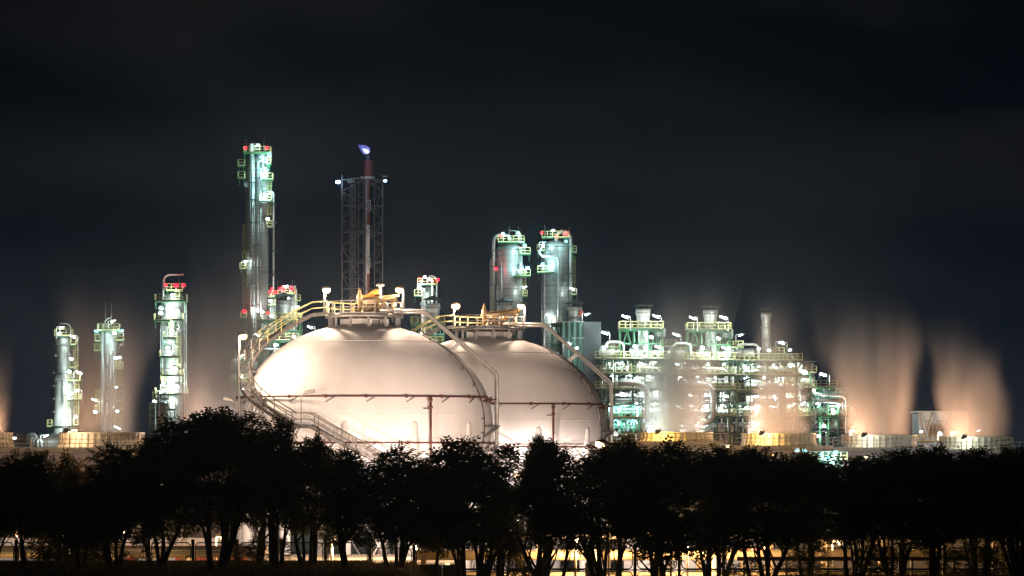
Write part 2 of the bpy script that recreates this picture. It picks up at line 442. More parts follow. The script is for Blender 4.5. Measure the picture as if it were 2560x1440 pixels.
    for px in (912, 921, 934): b.tube([m(px - 1, 769, -.6), m(px + 1, 769, -.6)], .25, 12)
    b.build('header_pipe', 'brass', t)
    b = MB(); b.tube(pipe_path([m(945, 769, -.3), m(958, 769, -.3), m(960, 753, -.3)], .4), .16, 10); b.tube([m(960, 754, -.3), m(960, 751, -.3)], .26, 12); b.build('vent_elbow', 'brass', t)
    b = MB(); b.tube([m(905, 781, -.2), m(950, 781, -.2)], .2, 10)
    for px in (909, 922, 936, 946): b.tube([m(px - 1.5, 781, -.2), m(px + 1.5, 781, -.2)], .3, 12)
    b.build('header_pipe', 'brass', t)
    for (px, py, pt) in ((912, 757, 769), (925, 752, 769), (930, 758, 781), (882, 762, 785), (892, 775, 786), (940, 760, 781), (952, 772, 786), (972, 778, 787)):
        b = MB(); b.tube([m(px, pt, -.7), m(px, py + 3, -.7)], .05, 6); b.ball(m(px, pt, -.7), .17, 8, 6, 1, 1, 1.2)
        v = b.build('valve', 'brass', t)
        b = MB(); b.tube([m(px, py, -.7) + Vector((.17*cos(i*pi/5), .17*sin(i*pi/5), 0)) for i in range(11)], .025, 5, False)
        b.bar(m(px - 5, py, -.7), m(px + 5, py, -.7), .03); b.build('handwheel', 'brass', v)
    # the long twin drain pipe down the right side
    for dy, r in ((-1.0, .12), (-.66, .09)):
        dz = .0 if dy < -.8 else -.16
        pts = [C + Vector((lx(950), dy, lz(778) + dz)), C + Vector((lx(1062), dy, lz(778) + dz)), C + Vector((lx(1243) - (.12 if dz else 0), dy, lz(935) + dz)), C + Vector((lx(1243) - (.12 if dz else 0), dy, -cz + 3))]
        b = MB(); b.tube(pipe_path(pts, .3), r, 10); b.build('drain_pipe', 'galv', t)
    br = MB(); p = C + Vector((lx(1155), -.9, lz(856))); q = C + Vector((lx(1127), -.9, lz(877)))
    br.bar(p + Vector((.05, 0, .1)), q, .2, .3); br.box(q - Vector((.15, .25, .2)), q + Vector((.25, .25, .1))); br.build('pipe_bracket', 'galv', t)
    br = MB(); z = lz(1066)
    br.bar(C + Vector((9.3, -3.6, z)), C + Vector((lx(1250), -.9, z)), .15); br.bar(C + Vector((9.3, -3.6, lz(1092))), C + Vector((lx(1246), -.9, z - .05)), .17); br.bar(C + Vector((lx(1236), -1, z)), C + Vector((lx(1252), -1, z)), .25, .2)
    br.build('pipe_bracket', 'galv', t)
    br = MB(); z = lz(1003)
    br.bar(C + Vector((9.0, -3.5, z - .1)), C + Vector((lx(1243), -.9, z + .15)), .1); br.ball(C + Vector((lx(1226), -2, z + .02)), .16, 8, 6); br.build('pipe_bracket', 'red_pipe', t)
    # staircase
    key = [(8.72, -90, 2.9), (8.6, -89, 4.1), (7.95, -85, 5.4), (7.15, -81.5, 6.7), (6.4, -76, 7.95), (5.5, -71.5, 8.95), (4.5, -69, 9.65), (3.5, -63.5, 10.15), (2.55, -55.5, 10.6), (1.6, -45, 10.95), (.72, -35.5, 11.1), (-.16, -26, 11.2),
           (-.18, -18.5, 11.2), (-2.05, -1, 11.25), (-5.2, 28, 11.3), (-8.6, 60, 11.3), (-11.5, 88, 11.3), (-13.8, 108, 11.3)]
    P3 = []
    for i in range(len(key) - 1):
        a, c = key[i], key[i+1]; n = max(1, round(abs(a[0] - c[0]) / .2)) if i != 11 else 2
        for k in range(n):
            u = k / n
            P3.append((a[0] + (c[0]-a[0])*u, radians(a[1] + (c[1]-a[1])*u), a[2] + (c[2]-a[2])*u, i))
    P3.append((key[-1][0], radians(key[-1][1]), key[-1][2], 17))
    hw = .42
    st = thing('staircase', None, None, (0, 0, 0)); st.parent = t; ORG[st.name] = ORG[t.name]
    inner = []; outer = []
    for (z, az, r, i) in P3:
        c = C + pol(az, r, z); inner.append((az, r - hw, z)); outer.append((az, r + hw, z))
    # tangential frames: width runs across the flight
    cen = [C + pol(az, r, z) for z, az, r, i in P3]; lft = []; rgt = []
    for i in range(len(cen)):
        d = cen[min(i+1, len(cen)-1)] - cen[max(i-1, 0)]; d.z = 0; d.normalize(); n = Vector((-d.y, d.x, 0))
        lft.append(cen[i] + n * hw); rgt.append(cen[i] - n * hw)
    up = Vector((0, 0, 1))
    for sd in (lft, rgt):
        b = MB()
        for i in range(len(sd) - 1): b.bar(sd[i], sd[i+1] + (sd[i+1]-sd[i]).normalized()*.02, .05, .26)
        b.build('stringer', 'stair_steel', st)
        cut = 14
        for (i0, i1, mm) in ((0, cut, 'yellow'), (cut, len(sd) - 1, 'stair_steel')):
            b = MB()
            for i in range(i0, i1):
                for h, r in ((1.0, .035), (.52, .028)): b.bar(sd[i] + up*h, sd[i+1] + up*h, r*2)
                if i % 4 == 0: b.bar(sd[i], sd[i] + up*1.0, .07)
            b.build('handrail', mm, st)
    tm = MB().box((-hw, -.13, -.02), (hw, .13, .02)).mesh('stair_tread', 'stair_steel')
    for i in range(len(cen) - 1):
        if P3[i][3] == 11: continue
        d = cen[i+1] - cen[i]; o = bpy.data.objects.new('tread', tm); COL.objects.link(o); o.parent = st
        o.location = cen[i] + Vector((0, 0, .02)) - ORG[st.name]; o.rotation_euler = (0, 0, atan2(d.y, d.x) - pi/2)
    b = MB(); a, c = key[11], key[12]; pa, pc = C + pol(radians(a[1]), 11.2, a[0]), C + pol(radians(c[1]), 11.2, c[0])
    d = (pc - pa).normalized(); n = Vector((-d.y, d.x, 0))
    b.add([pa + n*.5, pa - n*.5, pc - n*.5, pc + n*.5] + [v - up*.16 for v in (pa + n*.5, pa - n*.5, pc - n*.5, pc + n*.5)], [(0,1,2,3),(7,6,5,4),(0,4,5,1),(1,5,6,2),(2,6,7,3),(3,7,4,0)])
    b.build('landing', 'stair_steel', st)
    for i in range(8, len(cen), 14):
        z, az, r, _ = P3[i]
        if z > -7.6:
            q = C + pol(az, sph_r(z - .5) + .02, z - .5)
            b = MB(); b.bar(cen[i] - up*.12, q, .09, .12); b.build('stair_bracket', 'stair_steel', st)
    return t, C
SP1, C1 = storage_sphere()
Y2 = F / (298 / AX); SP2 = copy_tree(SP1); SP2.location = (X(1221, Y2), Y2, Z(1076, Y2) - C1.z)
SP2['label'] = 'second white pressure sphere partly hidden behind the front one, beside the green frame'
C2 = Vector((X(1221, Y2), Y2, Z(1076, Y2)))
for C, wh in ((C1, 'near'), (C2, 'farther')):
    b = MB(); b.lathe((C.x, C.y, 0), [(12.6, -.3), (12.6, .12), (1e-3, .16)], 48)
    o = b.build('foundation_slab', 'concrete', org=Vector((C.x, C.y, 0))); o['kind'] = 'structure'

# lamps on and round the spheres (positions are local to the sphere centre)
def slamp(C, x, y, z, label, w, post, side=1, size=1.0, group='sodium lamps round the spheres', **k):
    k.setdefault('col', (1.0, .74, .54))
    Y = C.y + y; px = 1280 + (C.x + x) / Y * F; py = HY - (C.z + z - CZ) / Y * F
    return lamp('sodium', px, py, Y, label, w, group, post, side=side, size=size, **k)
slamp(C1, -2.95, -.3, 10.55, 'sodium lamp on a thin post at the stair end of the front sphere platform', 2600, 1.9, -.3)
slamp(C1, 2.75, -.6, 10.55, 'sodium lamp on a thin post at the pipe end of the front sphere platform', 3000, 1.9, .6)
slamp(C2, -2.75, -.3, 10.45, 'large starry sodium lamp on the farther sphere platform, stair end', 2200, 1.9, -.3, 1.15)
slamp(C2, 2.75, -.6, 10.45, 'small sodium lamp on the farther sphere platform, pipe end', 2000, 1.9, .6)
slamp(C1, -8.95, -7.6, 6.7, 'sodium lamp on a tall post beside the outer curve of the staircase', 2800, 9.0, -.6)
# flood lamps standing at the spheres' feet, behind the trees
for i, (C, x, y, z, w, l) in enumerate((
    (C1, 2.4, -13.4, -3.6, 1700, 'floodlight at the foot of the front sphere, near its red riser'),
    (C1, -6.5, -16.5, -6.6, 1000, 'floodlight at the foot of the front sphere, below the stair landing'),
    (C2, 2.5, -13.6, -3.8, 5000, 'floodlight at the foot of the farther sphere, facing its middle'),
    (C2, 8.0, -12.0, -4.6, 3600, 'floodlight at the foot of the farther sphere, facing the green frame'),
    (C1, 9.8, -8.4, -5.4, 1300, 'floodlight in the gap between the two spheres'),
    (C1, -20., -38., -4.5, 4000, 'high mast lamp hidden behind the tall tree, facing the staircase'),
    (C1, 6., -44., -4.5, 5000, 'high mast lamp behind the trees facing the front sphere'),
    (C2, 8., -60., -4.5, 20000, 'high mast lamp behind the trees facing the farther sphere'))):
    slamp(C, x, y, z, l, w, max(.5, C.z + z), size=1.0, group=None, col=CF, aim=(-x * .6, -y, -z * .9 + 1.5), cone=120 if w > 9000 else 165)
slamp(C1, -26, -60., -.5, 'added fill lamp on an unseen mast behind the crown of the tallest tree', 27000, 13.3, group=None, col=CF, aim=(26, 60, 2), cone=60)  # fill lamp added out of sight to lift the front sphere's upper shell
slamp(C2, 7.5, -83., -1.5, 'added fill lamp on an unseen mast behind the dense tree at the rim of the farther sphere', 40000, 12.2, group=None, col=CF, aim=(-8, 83, 3), cone=60)  # the same kind of added fill, for the farther sphere
# small flood bracket on a post at the landing, wind sock
p = C1 + Vector((-4.35, -10.6, 0)); t = thing('floodlight', 'unlit floodlight on a thin post standing at the stair landing', 'lamp', p)
b = MB(); b.tube([p + Vector((0, 0, -.2)), p + Vector((0, 0, 2.2)), p + Vector((.35, 0, 2.35))], .045, 6); b.build('post', 'galv', t)
b = MB(); b.bar(p + Vector((.3, 0, 2.35)), p + Vector((1.0, -.1, 2.5)), .42, .3); b.build('housing', 'galv', t)
p = C1 + Vector((-10.3, -1.6, 1.9)); t = thing('floodlight', 'unlit floodlight jutting from the outer edge of the front sphere', 'lamp', p)
b = MB(); b.bar(p + Vector((.5, 0, -.2)), p + Vector((0, 0, 0)), .09); b.build('bracket', 'galv', t)
b = MB(); b.bar(p + Vector((.1, 0, .02)), p + Vector((-.62, -.1, .16)), .36, .2); b.build('housing', 'galv', t)
def windsock(pole, top, tip, r0, r1, m, label, base_z):
    t = thing('windsock', label, 'windsock', (pole.x, pole.y, base_z))
    b = MB(); b.tube([(pole.x, pole.y, base_z), (pole.x, pole.y, top + .25)], .04, 6); b.build('pole', 'galv', t)
    a = Vector((pole.x, pole.y, top)); d = tip - a
    pts = [a + d * (i/10) + Vector((0, 0, .06*sin(i*.8))) for i in range(11)]
    b = MB(); b.tube(pts, [r0 + (r1-r0)*i/10 for i in range(11)], 12, False); b.build('sleeve', m, t)
    b = MB(); b.tube([a + Vector((0, r0*cos(i*pi/6), r0*sin(i*pi/6))) for i in range(13)], .03, 6, False); b.build('hoop', 'galv', t)
sa = C1 + Vector((1.15, .6, 0)); windsock(sa, C1.z + 10.45, C1 + Vector((-.35, .5, 9.95)), .26, .11, 'sock', 'glowing orange windsock flying above the front sphere platform', C1.z + 8.7)
o = lamp('sodium', 950, 718, 300.9, 'bare sodium lamp lighting the windsock on the front sphere platform', 260, None, 1.0, side=.1, size=.25)

# ------------------------------------------------------------ towers
def platform(t, px0, px1, py, Y, depth=1.6, mrail='yellow', hrail=.95, back=0., name='platform'):
    """a bracket platform: deck, guard rail, knee braces"""
    x0, x1, z = X(px0, Y), X(px1, Y), Z(py, Y); y0, y1 = Y - depth, Y + back
    b = MB(); b.box((x0, y0, z - .14), (x1, y1, z)); pf = b.build(name, 'steel_green', t)
    b = rail_mb([(x0+.04, y1, z), (x0+.04, y0+.04, z), (x1-.04, y0+.04, z), (x1-.04, y1, z)], hrail, .8, .026); b.build('railing', mrail, pf)
    b = MB(); n = max(2, int((x1 - x0) / 1.6))
    for k in range(n):
        x = x0 + .2 + (x1 - x0 - .4) * k / (n - 1); b.bar((x, y0 + .3, z - .22), (x, y0 + 1.3, z - 1.1), .09)
    b.build('knee_brace', 'steel_green', pf); return pf
def ladder(t, px, py0, py1, Y, w=.5, m='yellow', cage=True):
    x, z0, z1 = X(px, Y), Z(py1, Y), Z(py0, Y); b = MB()
    for s in (-w/2, w/2): b.bar((x+s, Y, z0), (x+s, Y, z1), .07)
    z = z0
    while z < z1: b.bar((x-w/2, Y, z), (x+w/2, Y, z), .045); z += .35
    l = b.build('ladder', m, t)
    if cage:
        b = MB(); z = z0 + 1.5
        while z < z1:
            b.tube([(x + .45*cos(a), Y - .1 - .5*sin(a), z) for a in [pi*i/6 for i in range(7)]], .035, 4, False); z += 1.1
        for a in (pi*.2, pi*.5, pi*.8): b.bar((x + .45*cos(a), Y - .1 - .5*sin(a), z0 + 1.5), (x + .45*cos(a), Y - .1 - .5*sin(a), z1), .04)
        b.build('cage', m, l)
def column(t, px0, px1, py, Y, z0=0., m='clad', dome=.5, name='shell', seg=32):
    """upright vessel with a domed head, flange rings and lift brackets"""
    r = (X(px1, Y) - X(px0, Y)) / 2; cx = (X(px0, Y) + X(px1, Y)) / 2; zt = Z(py, Y); hh = r * dome
    b = MB(); pr = [(r, z0), (r, zt - hh)] + [(r*cos(a)+1e-4, zt - hh + hh*sin(a)) for a in [pi/2*i/8 for i in range(1, 9)]]
    b.lathe((cx, Y, 0), pr, seg); s = b.build(name, m, t)
    b = MB(); z = zt - hh
    while z > z0 + 3:
        b.lathe((cx, Y, z), [(r, -.06), (r+.06, -.06), (r+.06, .06), (r, .06)], seg); z -= 6.1
    b.build('ring', 'steel_grey', s)
    return cx, r
def manway(t, px, py, Y, rpx, m='steel_grey'):
    c = P(px, py, Y); r = rpx / F * Y; b = MB(); b.tube([c + Vector((0, .9, 0)), c], r*.8, 18); b.tube([c + Vector((0, 0, 0)), c - Vector((0, .15, 0))], r, 18); b.build('manway', m, t)
def run(t, pts, Y, rpx, m='clad_fine', name='pipe', bend=.9, n=10):
    """pipe following photo points at depth Y, rounded at the corners"""
    r = rpx / F * Y; b = MB(); b.tube(pipe_path([P(a, c, Y) for a, c in pts], bend), r, n); return b.build(name, m, t)
def brackets(t, px0, px1, pys, Y):
    for py in pys:
        p, q = P(px0, py, Y), P(px1, py, Y); b = MB(); b.bar(p, q, .22, .12); b.bar(q, Vector((q.x, q.y+1.2, q.z)), .15); b.build('pipe_bracket', 'steel_dark', t)
def tower_thing(name, label, px, Y, group=None, cat='tower'):
    return thing(name, label, cat, (X(px, Y), Y, 0), group)
def lamps_on(host, Y, items, group=None, base_w=.85, lsize=.85):
    """items: (kind, px, py, watts[, material]); sorted from the top down for the labels"""
    items = sorted(items, key=lambda i: i[2]); cnt = {}
    for it in items:
        kind, px, py, w = it[:4]; k = cnt.get(kind, 0); cnt[kind] = k + 1
        word = {'tube': 'white tube lamp', 'flood': 'white floodlight', 'red': 'red warning light', 'sodium': 'sodium lamp'}[kind]
        mm = it[4] if len(it) > 4 else None
        col = CC if mm == 'lamp_cyan' else None
        lamp(kind, px, py, Y, '%s on %s, %s from its top' % (word, host, ORD[k]), w * base_w, group or 'lamps on ' + host, m=mm, col=col,
             tilt=(.45 if kind == 'tube' else .25) * (1 if k % 3 else -1), side=1 if k % 2 else -1, size=(.75 + .35*((k*7) % 5)/4) * (lsize if kind != 'red' else 1))
# A: stepped column
YA = 560.
t = tower_thing('stepped_column', 'stepped steel column with wide base and conical shoulder behind the cooling cells', 160, YA, 'steel process columns')
x0, x1 = X(131.5, YA), X(186, YA); cx = (x0+x1)/2; R0 = (x1-x0)/2; cu = X(159.5, YA); R1 = (X(176, YA)-X(143, YA))/2
b = MB(); b.lathe((cx, YA, 0), [(R0, 0), (R0, Z(949, YA)), (R1, Z(933, YA)), (R1, Z(848, YA))] + [(R1*cos(a)+1e-4, Z(848, YA)+R1*.5*sin(a)) for a in [pi/2*i/6 for i in range(1, 7)]], 32); b.build('shell', 'clad', t)
for py in (949, 933, 862, 1065):
    r = R0 if py >= 949 else R1; b = MB(); b.lathe((cx, YA, Z(py, YA)), [(r, -.1), (r+.22, -.1), (r+.22, .1), (r, .1)], 32); b.build('stiffener', 'steel_grey', t)
manway(t, 170, 888, YA-R1, 8); manway(t, 141, 889, YA-.4, 4)
run(t, [(158, 925), (158, 1090)], YA-R0-.3, 1.6); run(t, [(163, 870), (163, 1035)], YA-R1-1.2, 1.4, 'galv'); run(t, [(186, 1000), (186, 1092)], YA-1, 2)
run(t, [(149, 809), (177, 809), (177, 842)], YA, 1.7, 'clad_pale'); run(t, [(152, 842), (152, 905)], YA-R1-.1, 1.2, 'galv')
for a in ((139, 184, 840, 1.8), (178, 193, 862, 1.2), (176, 192, 919, 1.2), (171, 203, 952, 1.4), (171, 203, 1001, 2.4), (120, 133, 1066, 1.5), (185, 197, 1062, 1.3)): platform(t, a[0], a[1], a[2], YA - (R0*.75 if a[3] > 2 else .3), a[3])
for k in range(12): b = MB(); z = 3 + k*1.9; b.box((X(137, YA)-.1, YA-R0*.9-.12, z), (X(137, YA)+.2, YA-R0*.9+.3, z+.25)); b.build('lug', 'steel_dark', t)
ladder(t, 190, 865, 940, YA-.5); ladder(t, 192, 952, 1062, YA-.8); ladder(t, 168, 989, 1062, YA-R0-.3, m='yellow')
lamps_on('the stepped column', YA-R0-.9, [('tube', 154, 819, 120), ('tube', 182, 842, 300), ('flood', 178, 897, 200), ('tube', 197, 931, 300), ('flood', 173, 929, 250), ('flood', 177, 984, 1100), ('tube', 192, 977, 500), ('flood', 161, 1042, 1300), ('flood', 190, 1042, 500), ('flood', 148, 834, 250)])
# B: slender column
YB = 556.
t = tower_thing('slender_column', 'slender steel column with two lightning rods and side platforms behind steam', 272, YB, 'steel process columns')
c_, rB = column(t, 257, 291, 824, YB); run(t, [(256, 809), (256, 1090)], YB-rB-.1, 3.2, 'clad_fine')
for px in (268, 276, 283): run(t, [(px, 885), (px, 1090)], YB-rB-.2, 1.8, 'clad_fine')
run(t, [(261, 830), (261, 797), (273, 795)], YB, 1.8, 'clad_pale'); run(t, [(264, 826), (264, 811), (274, 811), (274, 826)], YB-.8, 1.6, 'clad_pale')
run(t, [(291, 838), (310, 838), (310, 862), (296, 862), (296, 890)], YB, .8, 'galv'); run(t, [(284, 1030), (286, 1001), (306, 1001)], YB-1, 2, 'clad_pale')
for a in ((247, 302, 827, 2.2), (239, 253, 853, 1.2), (237, 253, 877, 1.2), (291, 311, 851, 1.2), (291, 309, 922, 1.2), (291, 309, 962, 1.2), (291, 312, 995, 1.2), (291, 309, 1022, 1.2), (239, 252, 1000, 1.2), (237, 252, 1031, 1.2), (289, 303, 1058, 1.2)): platform(t, a[0], a[1], a[2], YB-.2, a[3])
ladder(t, 296, 890, 960, YB-.4); ladder(t, 245, 973, 1060, YB-.4); ladder(t, 299, 1020, 1080, YB-.4)
for px, y in ((264, 756), (278, 757)): b = MB(); b.tube([P(px, 826, YB), P(px, y, YB)], [.06, .03], 6); b.build('lightning_rod', 'galv', t)
for k, py in enumerate((918, 970, 1003)): manway(t, 268, py, YB-rB-.3, 4, 'steel_dark')
lamps_on('the slender column', YB-rB-1.1, [('flood', 240, 828, 500, 'lamp_cyan'), ('flood', 304, 827, 450, 'lamp_cyan'), ('flood', 286, 833, 300), ('flood', 289, 895, 400), ('flood', 299, 894, 350), ('tube', 235, 1000, 350), ('flood', 238, 1030, 350), ('flood', 293, 1028, 300), ('tube', 283, 803, 150), ('tube', 293, 1069, 250), ('flood', 291, 968, 80)])
# C: tall banded column
YC = 548.
t = tower_thing('fractionating_column', 'tall lit column ringed by seven yellow railed platforms under an arched vent', 431, YC, 'steel process columns')
c_, rC = column(t, 404, 458, 731, YC, seg=40)
run(t, [(409, 752), (409, 686.5), (459, 686.5)], YC-1, 2.4, 'clad_pale', bend=1.1)
for px, y in ((461.5, 755), (466, 757)): run(t, [(px, y), (px, 1090)], YC-1.2, 1.7, 'clad_pale')
run(t, [(445, 800), (446, 822), (452, 826), (454, 1090)], YC-rC-.1, 1.3, 'galv'); run(t, [(434, 748), (440, 742), (446, 748)], YC-rC, 1.5, 'clad_pale')
run(t, [(404, 800), (401, 830), (402, 930)], YC-1, .9, 'galv')
for a in ((390, 470, 754, 3.2), (388, 429, 802, 2.6), (434, 460, 800, 2.6), (411, 444, 846, 2.6), (402, 452, 893, 2.8), (408, 461, 939, 2.8), (391, 472, 986, 3.0), (417, 458, 727, 1.5)): platform(t, a[0], a[1], a[2], YC-.8, a[3])
ladder(t, 428, 782, 846, YC-rC-.3); ladder(t, 447, 840, 893, YC-rC-.3); ladder(t, 409, 935, 975, YC-rC-.3); ladder(t, 448, 893, 939, YC-rC-.3); ladder(t, 444, 727, 754, YC-2.2)
manway(t, 403, 771, YC-1.5, 7); manway(t, 427, 885, YC-rC-.4, 6); manway(t, 428, 978, YC-rC-.4, 6, 'yellow')
b = MB(); b.tube([P(447, 727, YC), P(447, 690, YC)], [.06, .03], 6); b.build('lightning_rod', 'galv', t)
lamps_on('the tall banded column', YC-rC-.9, [('red', 414, 713, 40), ('red', 440, 714, 60), ('red', 459, 713, 60), ('flood', 431, 737, 700), ('flood', 443, 777, 1300), ('flood', 402, 783, 700), ('flood', 430, 826, 1300), ('flood', 420, 869, 1300), ('flood', 438, 920, 1300), ('flood', 407, 963, 1000), ('flood', 443, 966, 1200), ('tube', 405, 980, 500), ('tube', 430, 1000, 400), ('flood', 386, 1003, 250)])
t = tower_thing('side_vessel', 'short domed vessel with a caged ladder at the foot of the banded column', 405, YC-7, 'steel process columns', 'vessel')
column(t, 388, 421, 1002, YC-7, dome=.6)
run(t, [(397, 982), (397, 1090)], YC-9.5, 2.6, 'clad_pale'); run(t, [(421, 1020), (411, 1020), (411, 1040), (425, 1040)], YC-9.3, 1., 'galv'); run(t, [(414, 1003), (426, 1003), (430, 1012)], YC-9, 1.2, 'clad_pale')
for a in ((383, 423, 997), (423, 441, 1024), (375, 388, 1024)): platform(t, a[0], a[1], a[2], YC-7.2, 1.6)
ladder(t, 381, 1014, 1085, YC-8.2, w=.7); ladder(t, 388, 985, 1000, YC-9)
# D: the tallest pair
YD = 600.
t = tower_thing('twin_column', 'tallest pair of steel columns with cyan lamps and red beacons at their top', 640, YD, 'steel process columns')
b = MB(); c_, rD = column(t, 613, 645, 388, YD, m='clad_fine'); column(t, 643, 671, 382, YD+.6, m='clad_fine')
run(t, [(629, 359), (629, 880)], YD-rD-.6, 4.9, 'clad_fine'); run(t, [(645, 402), (645, 880)], YD-rD-.3, 3.3, 'clad_fine'); run(t, [(657, 410), (668, 450)], YD-2.2, 1.5, 'galv')
run(t, [(657, 478), (684, 479), (684, 722)], YD-1.4, 2.4, 'clad_pale', bend=.5); run(t, [(636, 392), (636, 880)], YD-2.2, 1.0, 'galv'); run(t, [(652, 420), (652, 880)], YD-2.2, 1.1, 'galv')
run(t, [(645, 412), (645, 402), (660, 400), (668, 404)], YD-1.7, 2.0, 'galv', bend=.4); run(t, [(666, 440), (666, 470), (654, 474)], YD-2.2, 1.2, 'galv', bend=.3)
for a in ((611, 679, 384, 2.4), (596, 614, 416, 1.8), (596, 614, 446, 1.8), (668, 679, 411, 2), (655, 684, 450, 2), (650, 681, 503, 2), (668, 682, 568, 1.6), (606, 616, 645, 1.4), (600, 616, 673, 1.4), (602, 618, 794, 1.4)): platform(t, a[0], a[1], a[2], YD-.8, a[3])
brackets(t, 632, 650, (425, 445, 500, 556, 613, 668, 720, 770, 800), YD-rD-1.2); brackets(t, 672, 690, (512, 555, 628, 688), YD-1.6); brackets(t, 622, 636, (456, 498, 556, 620, 710, 765), YD-rD-2)
ladder(t, 673, 448, 560, YD-1.2); ladder(t, 613, 560, 780, YD-.6, m='yellow')
manway(t, 617, 461, YD-rD-.4, 7); manway(t, 662, 440, YD-2.6, 6)
b = MB(); b.tube([P(609, 359.5, YD), P(642, 359.5, YD)], .12, 6)
b.tube([P(615, 384, YD), P(615, 348, YD)], [.07, .04], 6); b.tube([P(660, 384, YD), P(660, 348, YD)], [.05, .03], 6); b.build('lightning_rod', 'galv', t)
lamps_on('the tallest twin column', YD-rD-1.4, [('flood', 645, 363, 900, 'lamp_cyan'), ('flood', 674, 388, 900, 'lamp_cyan'), ('flood', 662, 423, 1500, 'lamp_cyan'), ('flood', 668, 425, 500, 'lamp_cyan'), ('flood', 663, 485, 1300, 'lamp_cyan'), ('flood', 669, 547, 180), ('flood', 654, 393, 300, 'lamp_cyan'), ('tube', 615, 654, 180), ('tube', 639, 774, 500), ('flood', 655, 780, 900), ('red', 614, 370, 80), ('red', 667, 370, 80), ('red', 611, 778, 80), ('red', 669, 783, 200)])
# E
YE = 600.
t = tower_thing('wide_column', 'wide domed column with an arched overhead pipe behind the farther sphere', 1274, YE, 'steel process columns')
c_, rE = column(t, 1242, 1306, 607, YE, dome=.55, seg=44)
run(t, [(1234, 900), (1234, 587), (1278, 587), (1278, 606)], YE-.8, 4.2, 'clad_fine', bend=1.3); run(t, [(1227, 900), (1227, 648), (1246, 648)], YE, 2.2, 'clad_pale', bend=.5)
run(t, [(1254, 655), (1254, 900)], YE-rE+.2, 1.8, 'clad_fine'); run(t, [(1272, 576), (1303, 578), (1303, 612)], YE-.5, 1.2, 'clad_pale', bend=1)
for a in ((1245, 1311, 607, 2.4), (1299, 1326, 636, 2), (1285, 1326, 691, 2.6), (1307, 1319, 741, 1.2)): platform(t, a[0], a[1], a[2], YE-.8, a[3])
ladder(t, 1310, 672, 735, YE-1.2); brackets(t, 1226, 1250, (626, 667, 712), YE-1.8); manway(t, 1298, 680, YE-rE, 6)
for px in (1273, 1296): b = MB(); b.tube([P(px, 605, YE), P(px, 566, YE)], [.05, .03], 6); b.build('lightning_rod', 'galv', t)
lamps_on('the wide column', YE-rE-.8, [('flood', 1258, 584, 700, 'lamp_cyan'), ('flood', 1295, 582, 700, 'lamp_cyan'), ('flood', 1312, 613, 900, 'lamp_cyan'), ('flood', 1319, 669, 700, 'lamp_cyan'), ('flood', 1304, 668, 400, 'lamp_cyan'), ('tube', 1312, 718, 200), ('red', 1252, 590, 120), ('red', 1240, 672, 160)])
# F
YF = 606.
t = tower_thing('piped_column', 'domed column glowing red at the top with a swan neck pipe', 1390, YF, 'steel process columns')
c_, rF = column(t, 1359, 1424, 600, YF, dome=.55, seg=44)
run(t, [(1390, 604), (1390, 578), (1427, 578), (1427, 830)], YF-1.0, 4.4, 'clad_fine', bend=1.5)
run(t, [(1354, 616), (1349, 620), (1349, 641), (1396, 641), (1396, 900)], YF-rF-.8, 2.6, 'clad_pale', bend=.9); run(t, [(1360, 700), (1387, 701), (1387, 740)], YF-rF-.3, 1.1, 'galv', bend=.4); run(t, [(1355, 640), (1355, 900)], YF-1, 1.2, 'galv')
for a in ((1354, 1422, 595, 2.4), (1342, 1361, 628, 2), (1429, 1442, 632, 2), (1343, 1385, 682, 2.6), (1429, 1441, 737, 1.4)): platform(t, a[0], a[1], a[2], YF-.8, a[3])
manway(t, 1372, 632, YF-rF-.7, 8); brackets(t, 1418, 1430, (616, 684, 760), YF-2); ladder(t, 1433, 640, 730, YF-.6, m='yellow')
b = MB(); b.box(P(1381, 640, YF-rF-.1), P(1392, 623, YF-rF+1)); b.build('access_box', 'galv', t)
for px, y in ((1362, 562), (1423, 568)): b = MB(); b.tube([P(px, 595, YF), P(px, y, YF)], [.06, .03], 6); b.build('lightning_rod', 'galv', t)
lamps_on('the swan neck column', YF-rF-.8, [('flood', 1382, 576, 500, 'lamp_cyan'), ('flood', 1415, 603, 300, 'lamp_cyan'), ('tube', 1360, 607, 500, 'lamp_cyan'), ('flood', 1357, 660, 900, 'lamp_cyan'), ('tube', 1373, 789, 400), ('red', 1354, 582, 300), ('red', 1414, 586, 500), ('red', 1392, 592, 400), ('tube', 1430, 722, 100)])
# G, H behind the hat stacks
YG = 640.
t = tower_thing('red_lit_column', 'column washed in red light behind the first hooded stack', 700, YG, 'steel process columns')
column(t, 670, 690, 742, YG); column(t, 716, 738, 735, YG+2)
run(t, [(725, 760), (725, 716), (740, 716), (740, 850)], YG-1, 3, 'clad_pale', bend=1); run(t, [(676, 760), (676, 900)], YG-2, 1.6)
for a in ((672, 710, 742, 2), (712, 738, 735, 2), (670, 690, 764, 1.5), (738, 752, 752, 1.5)): platform(t, a[0], a[1], a[2], YG-1, a[3])
for px, y in ((676, 708), (694, 700), (731, 700)): b = MB(); b.tube([P(px, 745, YG), P(px, y, YG)], [.06, .03], 6); b.build('lightning_rod', 'galv', t)
lamps_on('the red washed column', YG-3.3, [('red', 681, 722, 220), ('red', 700, 721, 220), ('red', 712, 724, 220), ('red', 677, 730, 200), ('red', 688, 731, 200), ('red', 728, 722, 300), ('tube', 716, 716, 300), ('flood', 676, 752, 900), ('flood', 679, 790, 700), ('flood', 722, 745, 500)])
YH = 640.
t = tower_thing('short_column', 'short column with two red beacons behind the bright platform lamp', 1068, YH, 'steel process columns')
column(t, 1053, 1088, 716, YH); run(t, [(1072, 690), (1092, 690), (1092, 850)], YH-1, 2.2, 'clad_pale', bend=1); run(t, [(1081, 700), (1081, 860)], YH-3, 3)
